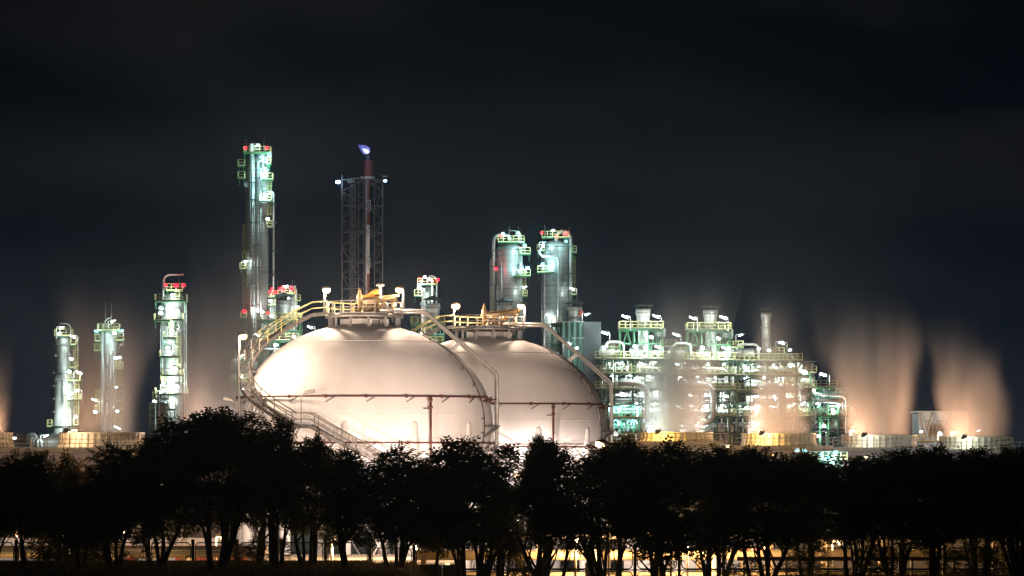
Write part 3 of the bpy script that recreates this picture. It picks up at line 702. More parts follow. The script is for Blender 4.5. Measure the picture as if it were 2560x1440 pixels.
for a in ((1044, 1094, 712, 2.4), (1036, 1057, 740, 2)): platform(t, a[0], a[1], a[2], YH-1, a[3])
manway(t, 1056, 760, YH-2.4, 6)
lamps_on('the short column', YH-3.3, [('red', 1052, 699, 350), ('red', 1095, 699, 350), ('flood', 1062, 692, 500), ('flood', 1048, 718, 600), ('flood', 1058, 724, 900), ('flood', 1073, 698, 250)])
# ------------------------------------------------------------ flare stack and its derrick
YL = 650.
t = tower_thing('flare_stack', 'red and white banded flare stack inside a lattice derrick, blue flame on top', 918, YL, cat='flare stack')
zb = lambda py: Z(py, YL); cxs = X(919, YL)
def seg(p0, p1, rpx, m, name='stack_section'):
    b = MB(); r = rpx / F * YL; b.lathe((cxs, YL, 0), [(r, zb(p1)), (r, zb(p0))], 20); b.build(name, m, t)
seg(443, 562, 5.2, 'stack_red'); seg(562, 685, 5.2, 'stack_white'); seg(685, 1100, 5.2, 'stack_red')
b = MB(); r = 11/F*YL; b.lathe((X(921, YL), YL, 0), [(5.2/F*YL, zb(443)), (r, zb(438)), (r, zb(404)), (r*.8, zb(402)), (1e-3, zb(402))], 20); b.build('muffler', 'stack_red', t)
b = MB(); r = 4.5/F*YL; b.lathe((X(919, YL), YL, 0), [(r, zb(404)), (r, zb(387)), (r*1.3, zb(386)), (r*1.3, zb(383)), (r*.9, zb(383))], 16); b.build('burner_tip', 'steel_dark', t)
b = MB(); b.lathe((cxs, YL, zb(443)), [(r, -.2), (1.15, -.2), (1.15, .1), (r, .1)], 16); b.build('collar', 'galv', t)
for px in (914.5, 917):
    run(t, [(px, 443), (px, 760)], YL-.9, .7, 'galv')
for y0, y1 in ((501, 526), (644, 668)):
    run(t, [(914, y0), (926, y0), (926, y1), (914, y1)], YL-.9, .9, 'galv', bend=.2); run(t, [(914, y0+5), (921, y0+5), (921, y1-5), (914, y1-5)], YL-.9, .8, 'galv', bend=.2)
run(t, [(914, 578), (928, 578)], YL-.9, .8, 'galv'); run(t, [(914, 590), (928, 590)], YL-.9, .8, 'galv')
# derrick: four lattice legs round the stack
xa, xb = X(857, YL), X(953, YL); ya, yb = YL - 2.5, YL + 4.5
legs = [(xa, ya), (xb, ya), (xb - .6, yb), (xa + 1.7, yb)]; legs = [(X(857, YL), YL-3), (X(894, YL), YL+4), (X(957, YL), YL-1.0), (X(933, YL), YL+6)]
lev = [452, 482, 516, 550, 583, 618, 655, 690, 724, 760, 800, 840, 900, 980]
mids = [(X(875, YL), YL+.5), (X(912, YL), YL-4)]
for i, (lx_, ly) in enumerate(legs):
    member('mast_leg', t, (lx_, ly, 0), (lx_, ly, zb(440 if i != 1 else 448)), .18, 'lattice')
for (lx_, ly) in mids: member('mast_leg', t, (lx_, ly, 0), (lx_, ly, zb(445)), .15, 'lattice')
order = [(X(857, YL), YL-3), mids[0], (X(894, YL), YL+4), (X(933, YL), YL+6), (X(957, YL), YL-1.0), mids[1]]
for k in range(len(lev)):
    z = zb(lev[k])
    for i in range(6):
        p, q = order[i], order[(i+1) % 6]
        if lev[k] in (452, 516, 583, 655, 724, 800, 900): member('strut', t, (*p, z), (*q, z), .11, 'lattice')
        if k < len(lev) - 1:
            z2 = zb(lev[k+1]); a, c = ((p, q) if (i + k) % 2 else (q, p)); member('brace', t, (*a, z), (*c, z2), .08, 'lattice')
ladder(t, 884, 460, 800, YL-1, m='lattice', cage=True)
b = MB(); b.bar(P(855, 450, YL-3), P(905, 443, YL), .1); b.bar(P(955, 440, YL-1), P(968, 441, YL-1), .08); b.build('davit', 'galv', t)
for k, px in enumerate((869, 874, 879, 884)): member('davit', t, P(px, 450, YL-3), P(px+2, 457, YL-3), .12, 'galv')
for (px, py, w, l, s) in ((845, 455, 500, 'large blue white lamp on the outer arm of the flare derrick', 1.35), (963, 452, 300, 'small blue white lamp on the short arm of the flare derrick', .8)):
    lamp('flood', px, py, YL-3.5, l, w, post=.3, m='lamp_blue', col=(.4, .7, 1), size=s)
for px, w, l in ((866, 4200, 'flare derrick foot on the tallest column side'), (905, 4200, 'middle of the flare derrick foot'), (948, 4200, 'flare derrick foot on the lamp side')):
    lamp('flood', px, 842, YL-9, 'added unseen floodlight at the %s' % l, w, 'added floodlights at the flare derrick foot', 3., col=(1, .86, .78))  # added out of sight behind the spheres to brighten stack and derrick
for nm, mt, off, pp, rr in (('flame', 'flame_blue', 0, ((921, 383), (917, 379), (911, 374), (904, 368), (898, 365), (895, 362)), (.3, .66, .62, .42, .2, .05)), ('flame', 'flame_blue', .5, ((920, 382), (914, 377), (906, 374), (900, 373)), (.3, .48, .3, .04)),
                        ('flame', 'flame_blue', -.4, ((922, 381), (919, 374), (913, 367), (909, 362)), (.25, .42, .26, .03)), ('flame_core', 'flame_core', -.75, ((921, 382), (917, 379), (911, 375), (906, 371)), (.18, .34, .26, .05))):
    b = MB(); pts = [P(a, c, YL + off) for a, c in pp]; b.tube(pts, list(rr), 12); b.build(nm, mt, t)
point(t, P(914, 372, YL - 2.5), (.35, .42, 1), 260)
# ------------------------------------------------------------ hooded stacks standing on green trusses
def hooded_stack(px, ptop, pbase, Y, w, label, hat=True, tall=False):
    t = tower_thing('hooded_stack', label, px, Y, 'round exhaust stacks', 'chimney')
    cx = X(px, Y); s = Y / F; r = w * s / 2; zt, zb_ = Z(ptop, Y), Z(pbase, Y); h = zt - zb_
    if tall: pr = [(r*.84, zb_), (r*.84, zt - h*.18), (r, zt - h*.1), (r, zt), (r*.95, zt), (r*.95, zt-1)]
    else: pr = [(r*.84, zb_)] + [(r*(.84 + .16*max(0, (u - .25)/.75)**1.3 if u > .25 else .84), zb_ + h*u) for u in (.1, .25, .45, .62, .78)] + [(r, zb_+h*.8), (r*1.02, zt), (r*.96, zt), (r*.96, zt-1)]
    b = MB(); b.lathe((cx, Y, 0), pr, 32); b.build('shell', 'clad_pale', t)
    for u in ((.3, .62, .97) if tall else (.28, .34, .8)):
        rr = r*(1.03 if u > .6 else .88); b = MB(); b.lathe((cx, Y, zb_ + h*u), [(rr-.1, -.09), (rr+.05, -.09), (rr+.05, .09), (rr-.1, .09)], 32); b.build('ring', 'galv', t)
    if hat:
        gap = 11*s; R = r*1.34
        for k in range(10):
            a = 2*pi*k/10; b = MB(); b.bar((cx + r*.96*cos(a), Y + r*.96*sin(a), zt - .1), (cx + r*.96*cos(a), Y + r*.96*sin(a), zt + gap + .1), .12); b.build('hood_post', 'steel_dark', t)
        b = MB(); b.lathe((cx, Y, zt + gap), [(R, 0), (R, -.12), (R*.97, -.1), (.1, R*.32)], 20); b.lathe((cx, Y, zt + gap), [(R, 0), (.12, R*.36), (1e-3, R*.42)], 20); b.build('hood', 'steel_dark', t)
    elif tall or True:
        R = r*1.3; gap = 10*s
        for k in range(8):
            a = 2*pi*k/8; b = MB(); b.bar((cx + r*.96*cos(a), Y + r*.96*sin(a), zt - .1), (cx + r*.96*cos(a), Y + r*.96*sin(a), zt + gap), .09); b.build('hood_post', 'steel_dark', t)
        b = MB(); b.lathe((cx, Y, zt + gap), [(R, 0), (R, -.1), (R*.97, -.08), (.1, R*.12)], 20); b.lathe((cx, Y, zt + gap), [(R, 0), (.1, R*.18), (1e-3, R*.2)], 20); b.build('hood', 'steel_dark', t)
    return t
def truss_tower(t, px0, px1, pdeck, pbot, Y, depth=6., bays=3, mrail='yellow', rails=True):
    """braced green frame with a railed deck on top"""
    xs = [X(px0, Y) + (X(px1, Y) - X(px0, Y)) * i / bays for i in range(bays + 1)]; z1, z0 = Z(pdeck, Y), Z(pbot, Y)
    for y in (Y - depth/2, Y + depth/2):
        for x in xs: member('column', t, (x, y, z0), (x, y, z1), .2, 'steel_green')
        member('beam', t, (xs[0], y, z1 - .14), (xs[-1], y, z1 - .14), .24, 'steel_green'); member('beam', t, (xs[0], y, (z0+z1)/2), (xs[-1], y, (z0+z1)/2), .18, 'steel_green')
        for i in range(bays):
            m_ = (xs[i] + xs[i+1]) / 2
            member('brace', t, (xs[i], y, z0), (m_, y, z1 - .2), .11, 'steel_green'); member('brace', t, (xs[i+1], y, z0), (m_, y, z1 - .2), .11, 'steel_green')
    b = MB(); b.box((xs[0] - .2, Y - depth/2 - .4, z1 + .003), (xs[-1] + .2, Y + depth/2 + .4, z1 + .12)); d = b.build('deck', 'steel_dark', t)
    if rails:
        a0, a1, y0, y1 = xs[0] - .1, xs[-1] + .1, Y - depth/2 - .3, Y + depth/2 + .3
        rail_mb([(a0, y0, z1+.12), (a1, y0, z1+.12), (a1, y1, z1+.12), (a0, y1, z1+.12)], 1.0, 1.0, .045, True).build('railing', mrail, d)
YS = 585.
for (px, top, base, dk, x0, x1, lab, where, hid) in (
        (710, 751, 801, 803, 648, 752, 'hooded stack beside the tallest columns, above the staircase', 'stack by the tallest columns', 0),
        (1082, 759, 812, 812, 1030, 1110, 'dim hooded stack between the two spheres', 'stack between the spheres', 0),
        (1262, 764, 815, 822, 1215, 1300, 'hooded stack rising right behind the farther sphere platform', 'stack behind the farther sphere', 0),
        (1437, 768, 806, 812, 1380, 1402, 'hooded stack above the green clad building', 'stack above the green building', 1)):
    s = hooded_stack(px, top, base, YS, 36, lab)
    t = tower_thing('support_frame', 'braced green steel frame carrying the %s' % where, px, YS + .01, 'braced green support frames', 'steel frame')
    truss_tower(t, x0, x1, dk, dk + 50, YS, 5, 3 if not hid else 1)
    truss_tower(t, x0 + 6 if not hid else x0, x1 - 4 if not hid else x1, dk + 50, 1120, YS, 5, 2 if not hid else 1, rails=not hid)
    run(t, [(x0 + 10, dk + 70), (x1 - 20, dk + 70), (x1 - 20, dk + 120)], YS - 3.2, 3, 'clad_pale')
lamps_on('the frame by the tallest columns', YS-4, [('tube', 742, 768, 600), ('tube', 644, 838, 400), ('tube', 775, 818, 250), ('flood', 700, 830, 700), ('flood', 735, 842, 500), ('flood', 690, 862, 500)])
lamps_on('the frame between the spheres', YS-4, [('tube', 1100, 822, 250), ('flood', 1052, 835, 300)])
windsock(Vector((X(1455, YS-2), YS-2, 0)), Z(776, YS-2), P(1448, 790, YS-2), .38, .22, 'sock_pink', 'dull red windsock on the hooded stack above the green building', Z(806, YS-2))
# ------------------------------------------------------------ green clad building
def corrugated(name, parent, x0, x1, y0, y1, z0, z1, m, pitch=.55, amp=.09):
    b = MB(); d = Vector((x1-x0, y1-y0, 0)); n = max(2, int(d.length / pitch * 4)); nrm = Vector((d.y, -d.x, 0)).normalized()
    for i in range(n + 1):
        k = i % 4; off = amp if k in (1, 2) else 0; p = Vector((x0, y0, 0)) + d * (i / n) + nrm * off
        b.v += [(p.x, p.y, z0), (p.x, p.y, z1)]
    for i in range(n): b.f.append((2*i, 2*i+2, 2*i+3, 2*i+1)); b.sm.append(False)
    return b.build(name, m, parent)
YK = 580.
t = tower_thing('clad_building', 'tall dark building clad in green corrugated sheet beside the spheres', 1450, YK, cat='building')
xg0, xg1, xg2 = X(1403, YK), X(1459, YK), X(1503, YK)
b = MB(); b.box((xg0 + .2, YK + .3, 0), (xg2 - .2, YK + 16, Z(806, YK) - .15)); b.build('core', 'grey_sheet', t)
nP = 4
for k in range(nP):
    a, c = xg0 + (xg1-xg0)*k/nP, xg0 + (xg1-xg0)*(k+1)/nP - .06
    corrugated('wall_panel', t, a, c, YK, YK, Z(845, YK), Z(805, YK), 'green_sheet')
    corrugated('wall_panel', t, a + (1.9 if k == 0 else 0), c, YK + .12, YK + .12, 0, Z(845, YK) - .05, 'green_sheet')
b = MB(); b.box((xg1, YK + .02, 0), (xg2, YK + .3, Z(804.5, YK))); b.build('end_wall', 'grey_sheet', t)
b = MB(); b.box((xg0 - .2, YK - .15, Z(805, YK)), (xg1 + .1, YK + 16, Z(803.5, YK))); b.box((X(1430, YK), YK-.2, Z(846, YK)), (xg1+.1, YK-.02, Z(844, YK))); b.build('trim', 'galv', t)
lamps_on('the green clad building', YK-2, [('tube', 1468, 786, 500), ('tube', 1420, 858, 250), ('tube', 1512, 832, 500), ('flood', 1442, 870, 250)])

# ------------------------------------------------------------ process frames at the right
YR = 572.
def horiz_drum(t, px0, px1, py0, py1, Y, m='clad_pale'):
    c0, c1 = X(px0, Y), X(px1, Y); r = (Z(py0, Y) - Z(py1, Y))/2; z = (Z(py0, Y) + Z(py1, Y))/2; h = r*.55
    n = 8; pts = [(c0 + h - h*cos(a), r*sin(a)) for a in [pi/2*i/n for i in range(n+1)]] + [(c1 - h + h*sin(a), r*cos(a)) for a in [pi/2*i/n for i in range(n+1)]]
    b = MB(); b.tube([(p, Y, z) for p, q in pts], [max(q, .01) for p, q in pts], 24, False); d = b.build('drum', m, t)
    b = MB(); b.tube([(c1 - .05, Y - r*.35, z), (c1 + .12, Y - r*.35, z)], .3, 12); b.build('manway', 'steel_dark', d)
    for f_ in (.25, .75): b = MB(); x = c0 + (c1-c0)*f_; b.box((x-.15, Y-r*.8, z-r-.35), (x+.15, Y+r*.8, z-r*.5)); b.build('saddle', 'steel_grey', d)
def frame_block(t, xs, lv, Y, depth, rnd, rail_lv=(), deck_lv=None, brace=.5, zbot=0., mcol=None):
    """multi-storey frame: xs column lines (photo px), lv storey rows (photo py, top first)"""
    XS = [X(p, Y) for p in xs]; ZS = [Z(p, Y) for p in lv] + [zbot]; ysr = [Y, Y + depth/2, Y + depth]
    for j, y in enumerate(ysr):
        for i, x in enumerate(XS):
            member('column', t, (x, y, zbot), (x, y, ZS[0]), .30 if i % 2 else .22, 'steel_green')
        for z in ZS[:-1]:
            member('beam', t, (XS[0], y, z - .2), (XS[-1], y, z - .2), .20, 'steel_green' if rnd.random() < .75 else 'steel_dark', h=.28)
        if j == 1: continue
        for a in range(len(ZS) - 1):
            for i in range(len(XS) - 1):
                if XS[i+1] - XS[i] < .8: continue
                u = rnd.random(); zt, zb2 = ZS[a] - .38, max(ZS[a+1], zbot)
                if zt - zb2 > 14: continue
                if u < brace * .5:
                    member('brace', t, (XS[i], y, zb2), (XS[i+1], y, zt), .11, 'steel_green'); member('brace', t, (XS[i+1], y, zb2), (XS[i], y, zt), .11, 'steel_green')
                elif u < brace * .8: member('brace', t, (XS[i], y, zb2), (XS[i+1], y, zt), .12, 'steel_green')
                elif u < brace: member('brace', t, (XS[i+1], y, zb2), (XS[i], y, zt), .12, 'steel_green')
    for a, z in enumerate(ZS[:-1]):
        if deck_lv is None or a in deck_lv:
            b = MB(); b.box((XS[0] - .9, Y - 1.0, z - .02), (XS[-1] + .9, Y + depth*.9, z + .08)); d = b.build('deck', 'steel_dark', t)
            if a in rail_lv:
                rail_mb([(XS[0] - .85, Y - .95, z + .08), (XS[-1] + .85, Y - .95, z + .08)], .98, .75, .035).build('railing', 'yellow', d)
                rail_mb([(XS[0] - .85, Y + depth*.9, z + .08), (XS[-1] + .85, Y + depth*.9, z + .08)], .98, 1.2, .035).build('railing', 'yellow', d)
    return XS, ZS
def fill_block(t, XS, ZS, Y, depth, rnd, n_per=5):
    """pipes, vessels, ducts and exchangers inside the frame"""
    x0, x1 = XS[0], XS[-1]
    for a in range(len(ZS) - 1):
        zt, zb2 = ZS[a] - .4, ZS[a+1] + .1; h = min(zt - zb2, 5.5)
        if h < .8: continue
        for k in range(n_per):
            y = Y + rnd.uniform(.6, depth*.85); r = rnd.choice((.06, .09, .12, .16, .22, .38)); z = zt - rnd.uniform(r+.05, h - r)
            a0 = rnd.uniform(x0 - .5, x1 - 3); a1 = min(x1 + .6, a0 + rnd.uniform(3, 11)); mm = rnd.choice(('clad_pale', 'clad_fine', 'galv', 'clad_pale', 'steel_grey'))
            if rnd.random() < .6:
                q = rnd.choice((-1, 1)) * min(h*.5, 1.6); zz = max(zb2, min(zt, z + q))
                b = MB(); b.tube(pipe_path([(a0, y, z), (a1, y, z), (a1, y, zz - (h if q < 0 else -.2))], r*1.8), r, 8)
                b.build('pipe', mm, t)
            else: member('pipe', t, (a0, y, z), (a1, y, z), 2*r, mm, 'cyl')
        for k in range(max(1, int(n_per * 1.4))):
            x = rnd.uniform(x0, x1); y = Y + rnd.uniform(.8, depth*.8); r = rnd.choice((.05, .08, .12, .2, .3)); member('pipe', t, (x, y, zb2), (x, y, zt + .3), 2*r, rnd.choice(('clad_pale', 'galv', 'clad_fine')), 'cyl')
        if rnd.random() < .8:
            r = min(h*.3, rnd.uniform(.6, 1.1)); c = rnd.uniform(x0 + 1, x1 - 4); ln = rnd.uniform(3, 5); y = Y + depth*.35; z = zb2 + r + .3; pts = []
            b = MB(); b.tube([(c, y, z), (c+.15, y, z), (c + ln-.15, y, z), (c + ln, y, z)], [r*.8, r, r, r*.8], 18)
            for q in (.15, .85): b.tube([(c + ln*q - .08, y, z), (c + ln*q + .08, y, z)], r*1.15, 18)
            b.build('heat_exchanger', 'clad_pale', t)
        for k in range(2):
            c = rnd.uniform(x0, x1 - 1.2); y = Y + rnd.uniform(-.4, depth*.6); b = MB(); b.box((c, y, zb2), (c + rnd.uniform(.5, 1.2), y + .6, zb2 + rnd.uniform(.7, 1.6))); b.build('equipment_box', rnd.choice(('galv', 'steel_grey', 'white_sheet')), t)
R1_ = random.Random(21)
names = ('first', 'second', 'third')
desc = ('nearest the spheres', 'in the middle of the row', 'below the plain tall stack')
for mi, (dx, dy) in enumerate(((0, 0), (168, 3), (336, 5))):
    Y = YR + 4 * mi
    t = tower_thing('process_frame', '%s green steel process frame full of pipes, %s' % (names[mi], desc[mi]), 1600 + dx, Y, 'green process frames', 'steel structure')
    xs = [p + dx for p in ((1502, 1520, 1536, 1582, 1612, 1655) if mi == 0 else (1490, 1508, 1540, 1582, 1625, 1655))]
    lv = [897 + dy, 933 + dy, 972 + dy, 1003 + dy, 1037 + dy, 1078 + dy]
    XS, ZS = frame_block(t, xs, lv, Y, 14, R1_, rail_lv=(0, 1, 2, 4), brace=.75)
    fill_block(t, XS, ZS, Y, 14, R1_, 12)
    for k in range(5):  # pale boxes added behind the pipework to brighten the frame's dark gaps
        za, zc = ZS[k] - .5, ZS[k+1] + .15
        for q in range(4):
            xq = XS[0] + (XS[-1] - XS[0]) * (q + R1_.uniform(.1, .3)) / 4; b = MB(); b.box((xq, Y + 9 + R1_.uniform(0, 2), zc), (xq + R1_.uniform(1.2, 2.1), Y + 12.5, za - R1_.uniform(0, .8))); b.build('pale_backing', 'clad_pale', t)
    if mi < 2: # braced tower head carrying the stack
        truss_tower(t, 1549 + dx, 1655 + dx, 824 + dy, 897 + dy, Y + 3, 6, 3)
        hooded_stack(1608 + dx, 773 + dy, 822 + dy, Y + 3, 37, ('flared stack on the first braced tower of the process frames', 'flared stack on the second braced tower of the process frames')[mi], hat=False)
        b = MB(); c = P(1608 + dx, 860, Y + 3); r = 13/F*Y; b.lathe((c.x, c.y, 0), [(r, Z(824 + dy, Y)), (r, Z(868, Y)), (r*1.6, Z(885, Y)), (r*1.6, Z(896, Y))], 24); b.build('flue', 'clad_pale', t)
        horiz_drum(t, 1572 + dx, 1612 + dx, 868 + dy, 897 + dy, Y + 2); horiz_drum(t, 1618 + dx, 1660 + dx, 874 + dy, 897 + dy, Y + 5)
        horiz_drum(t, 1498 + dx, 1552 + dx, 864 + dy, 895 + dy, Y + 1.5)
        run(t, [(1515 + dx, 870 + dy), (1515 + dx, 855 + dy), (1559 + dx, 855 + dy), (1559 + dx, 896 + dy)], Y, 3.2, 'clad_pale', bend=.8)
        b = MB(); b.box(P(1640 + dx, 842 + dy, Y + 6), P(1662 + dx, 822 + dy, Y + 9)); b.build('equipment_box', 'white_sheet', t)
        platform(t, 1520 + dx, 1548 + dx, 870 + dy, Y + 2, 1.5); platform(t, 1650 + dx, 1690 + dx, 866 + dy, Y + 4, 1.5)
    else:
        horiz_drum(t, 1825, 1890, 870, 899, Y + 1.5); run(t, [(1843, 876), (1843, 861), (1897, 861), (1897, 900)], Y, 3.2, 'clad_pale', bend=.8)
        hooded_stack(1916, 782, 880, Y + 5, 27, 'plain tall cylindrical stack above the third process frame', hat=False, tall=True)
        platform(t, 1890, 1960, 886, Y + 3, 2.); truss_tower(t, 1890, 1960, 888, 903, Y + 3, 3, 4, rails=False)
        b = MB(); c = P(1984, 892, Y + 5); b.lathe((c.x, c.y, 0), [(1.1, Z(905, Y)), (1.1, Z(892, Y)), (.9, Z(884, Y)), (.4, Z(881, Y)), (1e-3, Z(880.5, Y))], 20); b.build('dome', 'clad_pale', t)
    run(t, [(1545 + dx, 958 + dy), (1617 + dx, 958 + dy), (1617 + dx, 1056 + dy)] if mi == 0 else [(1560 + dx, 958 + dy), (1615 + dx, 958 + dy), (1615 + dx, 1055 + dy), (1590 + dx, 1055 + dy)], Y - 1.6, 7.5, 'clad_fine', bend=1.9, n=16)
    run(t, [(1530 + dx, 950 + dy), (1640 + dx, 950 + dy), (1640 + dx, 1000 + dy)], Y + 3, 6, 'clad_pale', bend=1.2)
    run(t, [(1590 + dx, 917 + dy), (1640 + dx, 921 + dy), (1652 + dx, 930 + dy)], Y - .4, 4, 'clad_pale', bend=.5)
    its = []
    for (a, c, w) in ((1525, 908, 350), (1545, 907, 250), (1600, 909, 250), (1640, 908, 400), (1575, 940, 300), (1622, 941, 250), (1530, 941, 250), (1560, 985, 350), (1600, 985, 300), (1645, 982, 300), (1530, 1012, 500), (1560, 1012, 450), (1595, 1012, 400), (1636, 1010, 350), (1545, 1050, 400), (1580, 1052, 350), (1620, 1050, 350), (1650, 1048, 300)):
        its.append(('flood' if R1_.random() < .4 else 'tube', a + dx + R1_.uniform(-4, 4), c + dy + R1_.uniform(-2, 2), w * 1.8))
    lamps_on('the %s process frame' % names[mi], Y + 1.2, its[:16], lsize=.62)
    # lamps at the drum level and on the poles above
    if mi < 2:
        for k, (kd, a, c, w, l) in enumerate((('tube', 1563, 792, 350, 'on the outer pole'), ('tube', 1640, 791, 700, 'on the inner pole'), ('flood', 1588, 866, 2400, 'over the drums'), ('tube', 1645, 868, 1400, 'beside the braced tower foot'), ('flood', 1628, 843, 120, 'inside the braced tower'), ('tube', 1516, 831, 500, 'low over the first drum') if mi == 0 else ('tube', 1522, 834, 250, 'low over the drum'))):
            if not (mi == 0 and k == 5): lamp(kd, a + dx, c + dy, Y - 1.5, 'bright lamp %s of the %s process frame' % (l, names[mi]), w, 'lamps above the process frames', tilt=.4, post=2.0 if kd == 'tube' else .8)
# diagonal stairs in front of the third frame, and the right-hand block
t4 = tower_thing('process_frame', 'lower green frame at the far end beside the steaming cell', 2070, 590., 'green process frames', 'steel structure')
XS, ZS = frame_block(t4, (2028, 2050, 2071, 2095, 2122), [967, 1003, 1040, 1075], 590., 11, R1_, rail_lv=(2,), deck_lv=(2, 3), brace=.8)
fill_block(t4, XS, ZS, 590., 11, R1_, 5); platform(t4, 2035, 2093, 967, 590., 1.5)
run(t4, [(2030, 985), (2116, 990), (2116, 1085)], 589., 3.2, 'clad_pale', bend=1); run(t4, [(2035, 1002), (2108, 1003)], 588.6, 6, 'clad_pale'); run(t4, [(2074, 975), (2074, 937)], 590, 1.6, 'clad_pale')
b = MB(); b.box((X(2112, 590.), 588.5, Z(1042, 590.)), (X(2136, 590.), 598, Z(1040, 590.))); d = b.build('deck', 'steel_dark', t4); rail_mb([(X(2112, 590), 588.6, Z(1040, 590)), (X(2136, 590), 588.6, Z(1040, 590)), (X(2136, 590), 598, Z(1040, 590))], .95, .8, .05).build('railing', 'yellow', d)
lamps_on('the lower end frame', 590., [('flood', 2053, 935, 200), ('flood', 2062, 938, 200), ('flood', 2033, 976, 350), ('tube', 2095, 1010, 900), ('flood', 2082, 1025, 700), ('tube', 2045, 1008, 500), ('flood', 2060, 1065, 600), ('flood', 2047, 1090, 500)])
Y = 582.; t5 = tower_thing('stair_tower', 'green frame with zigzag yellow stairs at the end of the process row', 2000, Y, 'green process frames', 'steel structure')
XS, ZS = frame_block(t5, (1960, 1998, 2026), [904, 933, 970, 1003, 1040, 1078], Y, 9, R1_, rail_lv=(1, 2, 4), brace=.95); fill_block(t5, XS, ZS, Y, 9, R1_, 4)
for k in range(5):
    za, zc = ZS[k], ZS[k+1]; xa_, xc_ = (X(1962, Y), X(1996, Y)) if k % 2 == 0 else (X(1996, Y), X(1962, Y)); b = MB()
    for yy in (Y - 2.0, Y - 1.1): b.bar((xa_, yy, za), (xc_, yy, zc), .08, .25)
    sf = b.build('stair_flight', 'yellow', t5); up = Vector((0, 0, 1)); b = MB()
    for yy in (Y - 2.0, Y - 1.1):
        for h in (.5, 1.0): b.bar((xa_, yy, za + h), (xc_, yy, zc + h), .07)
    b.build('handrail', 'yellow', sf)
    n = int(abs(za - zc) / .25)
    b = MB()
    for i in range(n): u = i / n; b.box((xa_ + (xc_-xa_)*u - .12, Y - 1.97, za + (zc-za)*u - .02), (xa_ + (xc_-xa_)*u + .12, Y - 1.13, za + (zc-za)*u + .02))
    b.build('tread', 'steel_grey', sf)
horiz_drum(t5, 1995, 2038, 935, 966, Y + 3)
lamps_on('the stair tower', Y - 1.2, [('tube', 1977, 911, 700), ('tube', 2010, 929, 900), ('tube', 2008, 1008, 500), ('flood', 1985, 1010, 350), ('flood', 1975, 875, 120), ('tube', 1952, 856, 120)])
lamps_on('the third drum deck', YR + 6, [('tube', 1852, 838, 400), ('tube', 1955, 858, 120), ('flood', 1923, 876, 250), ('flood', 1897, 872, 250)])
lamp('tube', 1512, 833, YR - 1, 'lone tube lamp on a pole at the edge of the process row', 600, None, 2.2, tilt=.35)
# cyan lit pump shelter at the foot of the first frame
YQ = 556.; tq = tower_thing('pump_skid', 'crowded blue white lit pump skid at the foot of the first frame', 1560, YQ, cat='pump skid')
XS, ZS = frame_block(tq, (1528, 1555, 1585, 1600), [1011, 1045, 1080], YQ, 7, R1_, brace=.3, rail_lv=(1,)); fill_block(tq, XS, ZS, YQ, 7, R1_, 8)
lamps_on('the pump skid', YQ - .4, [('tube', 1535, 1019, 700, 'lamp_cyan'), ('tube', 1565, 1016, 700, 'lamp_cyan'), ('tube', 1592, 1018, 600, 'lamp_cyan'), ('tube', 1545, 1053, 500, 'lamp_cyan'), ('tube', 1580, 1052, 500, 'lamp_cyan'), ('flood', 1540, 1086, 300)])
# faint structure behind the far side of the front sphere
YM = 575.; tm_ = tower_thing('process_frame', 'small pale frame half lost in steam beside the front sphere', 595, YM, 'green process frames', 'steel structure')
XS, ZS = frame_block(tm_, (578, 600, 625), [893, 922, 955, 990, 1030], YM, 8, R1_, rail_lv=(0, 2), brace=.6); fill_block(tm_, XS, ZS, YM, 8, R1_, 4)
lamps_on('the small frame in steam', YM - .8, [('tube', 605, 889, 600), ('flood', 604, 941, 500), ('tube', 608, 972, 400)])

# ------------------------------------------------------------ cooling towers
PANEL = None
def fan_panel_mesh(R, H, n):
    b = MB(); a = pi / n * .86; prof = [(1.085, 0), (1.045, .12), (1.015, .3), (1.0, .5), (.998, .78), (1.01, 1.0)]
    vs = []
    for r, z in prof:
        for s in (-1, 1): vs.append((R*r*cos(s*a), R*r*sin(s*a), H*z))
    b.add(vs, [(2*i, 2*i+1, 2*i+3, 2*i+2) for i in range(len(prof)-1)])
    for s in (-1, 1):   # upright flanges
        for i in range(len(prof) - 1):
            p = Vector(vs[2*i + (s > 0)]); q = Vector(vs[2*i + 2 + (s > 0)]); b.bar(p + Vector((.05, 0, 0)), q + Vector((.05, 0, 0)), .05, .12)
    for z, r in ((.97, 1.01), (.62, .998), (.36, 1.01)):
        b.bar((R*r*cos(a)+.05, R*r*sin(a), H*z), (R*r*cos(a)+.05, -R*r*sin(a), H*z), .1, .07)
    return b.mesh('fan_panel', 'fibre')
def fan_stack(t, cx, cy, z, R, H, n=40):
    global PANEL
    b = MB(); b.lathe((cx, cy, z), [(R*1.06, 0), (R*.97, H*.35), (R*.97, H*.96)], 40); fs = b.build('fan_stack', 'dark_liner', t)
    if PANEL is None: PANEL = fan_panel_mesh(FR, FH, n)
    k_ = R / FR
    for k in range(n):
        o = bpy.data.objects.new('panel', PANEL); COL.objects.link(o); o.parent = fs
        o.location = Vector((cx, cy, z)) - ORG[t.name]; o.rotation_euler = (0, 0, 2*pi*k/n); o.scale = (k_, k_, H / FH)
    b = MB(); b.lathe((cx, cy, z + H), [(R*1.03, -.1), (R*1.03, .04), (R*.97, .04), (R*.97, -.1)], 48); b.build('rim', 'fibre', fs)
    b = MB()
    for k in range(6):
        a = 2*pi*k/6 + .3; b.bar((cx, cy, z + H*.3), (cx + R*.92*cos(a), cy + R*.92*sin(a), z + H*.3), .6, .08)
    b.lathe((cx, cy, z + H*.25), [(.7, 0), (.7, .4), (1e-3, .5)], 16); b.build('fan_blades', 'steel_grey', fs)
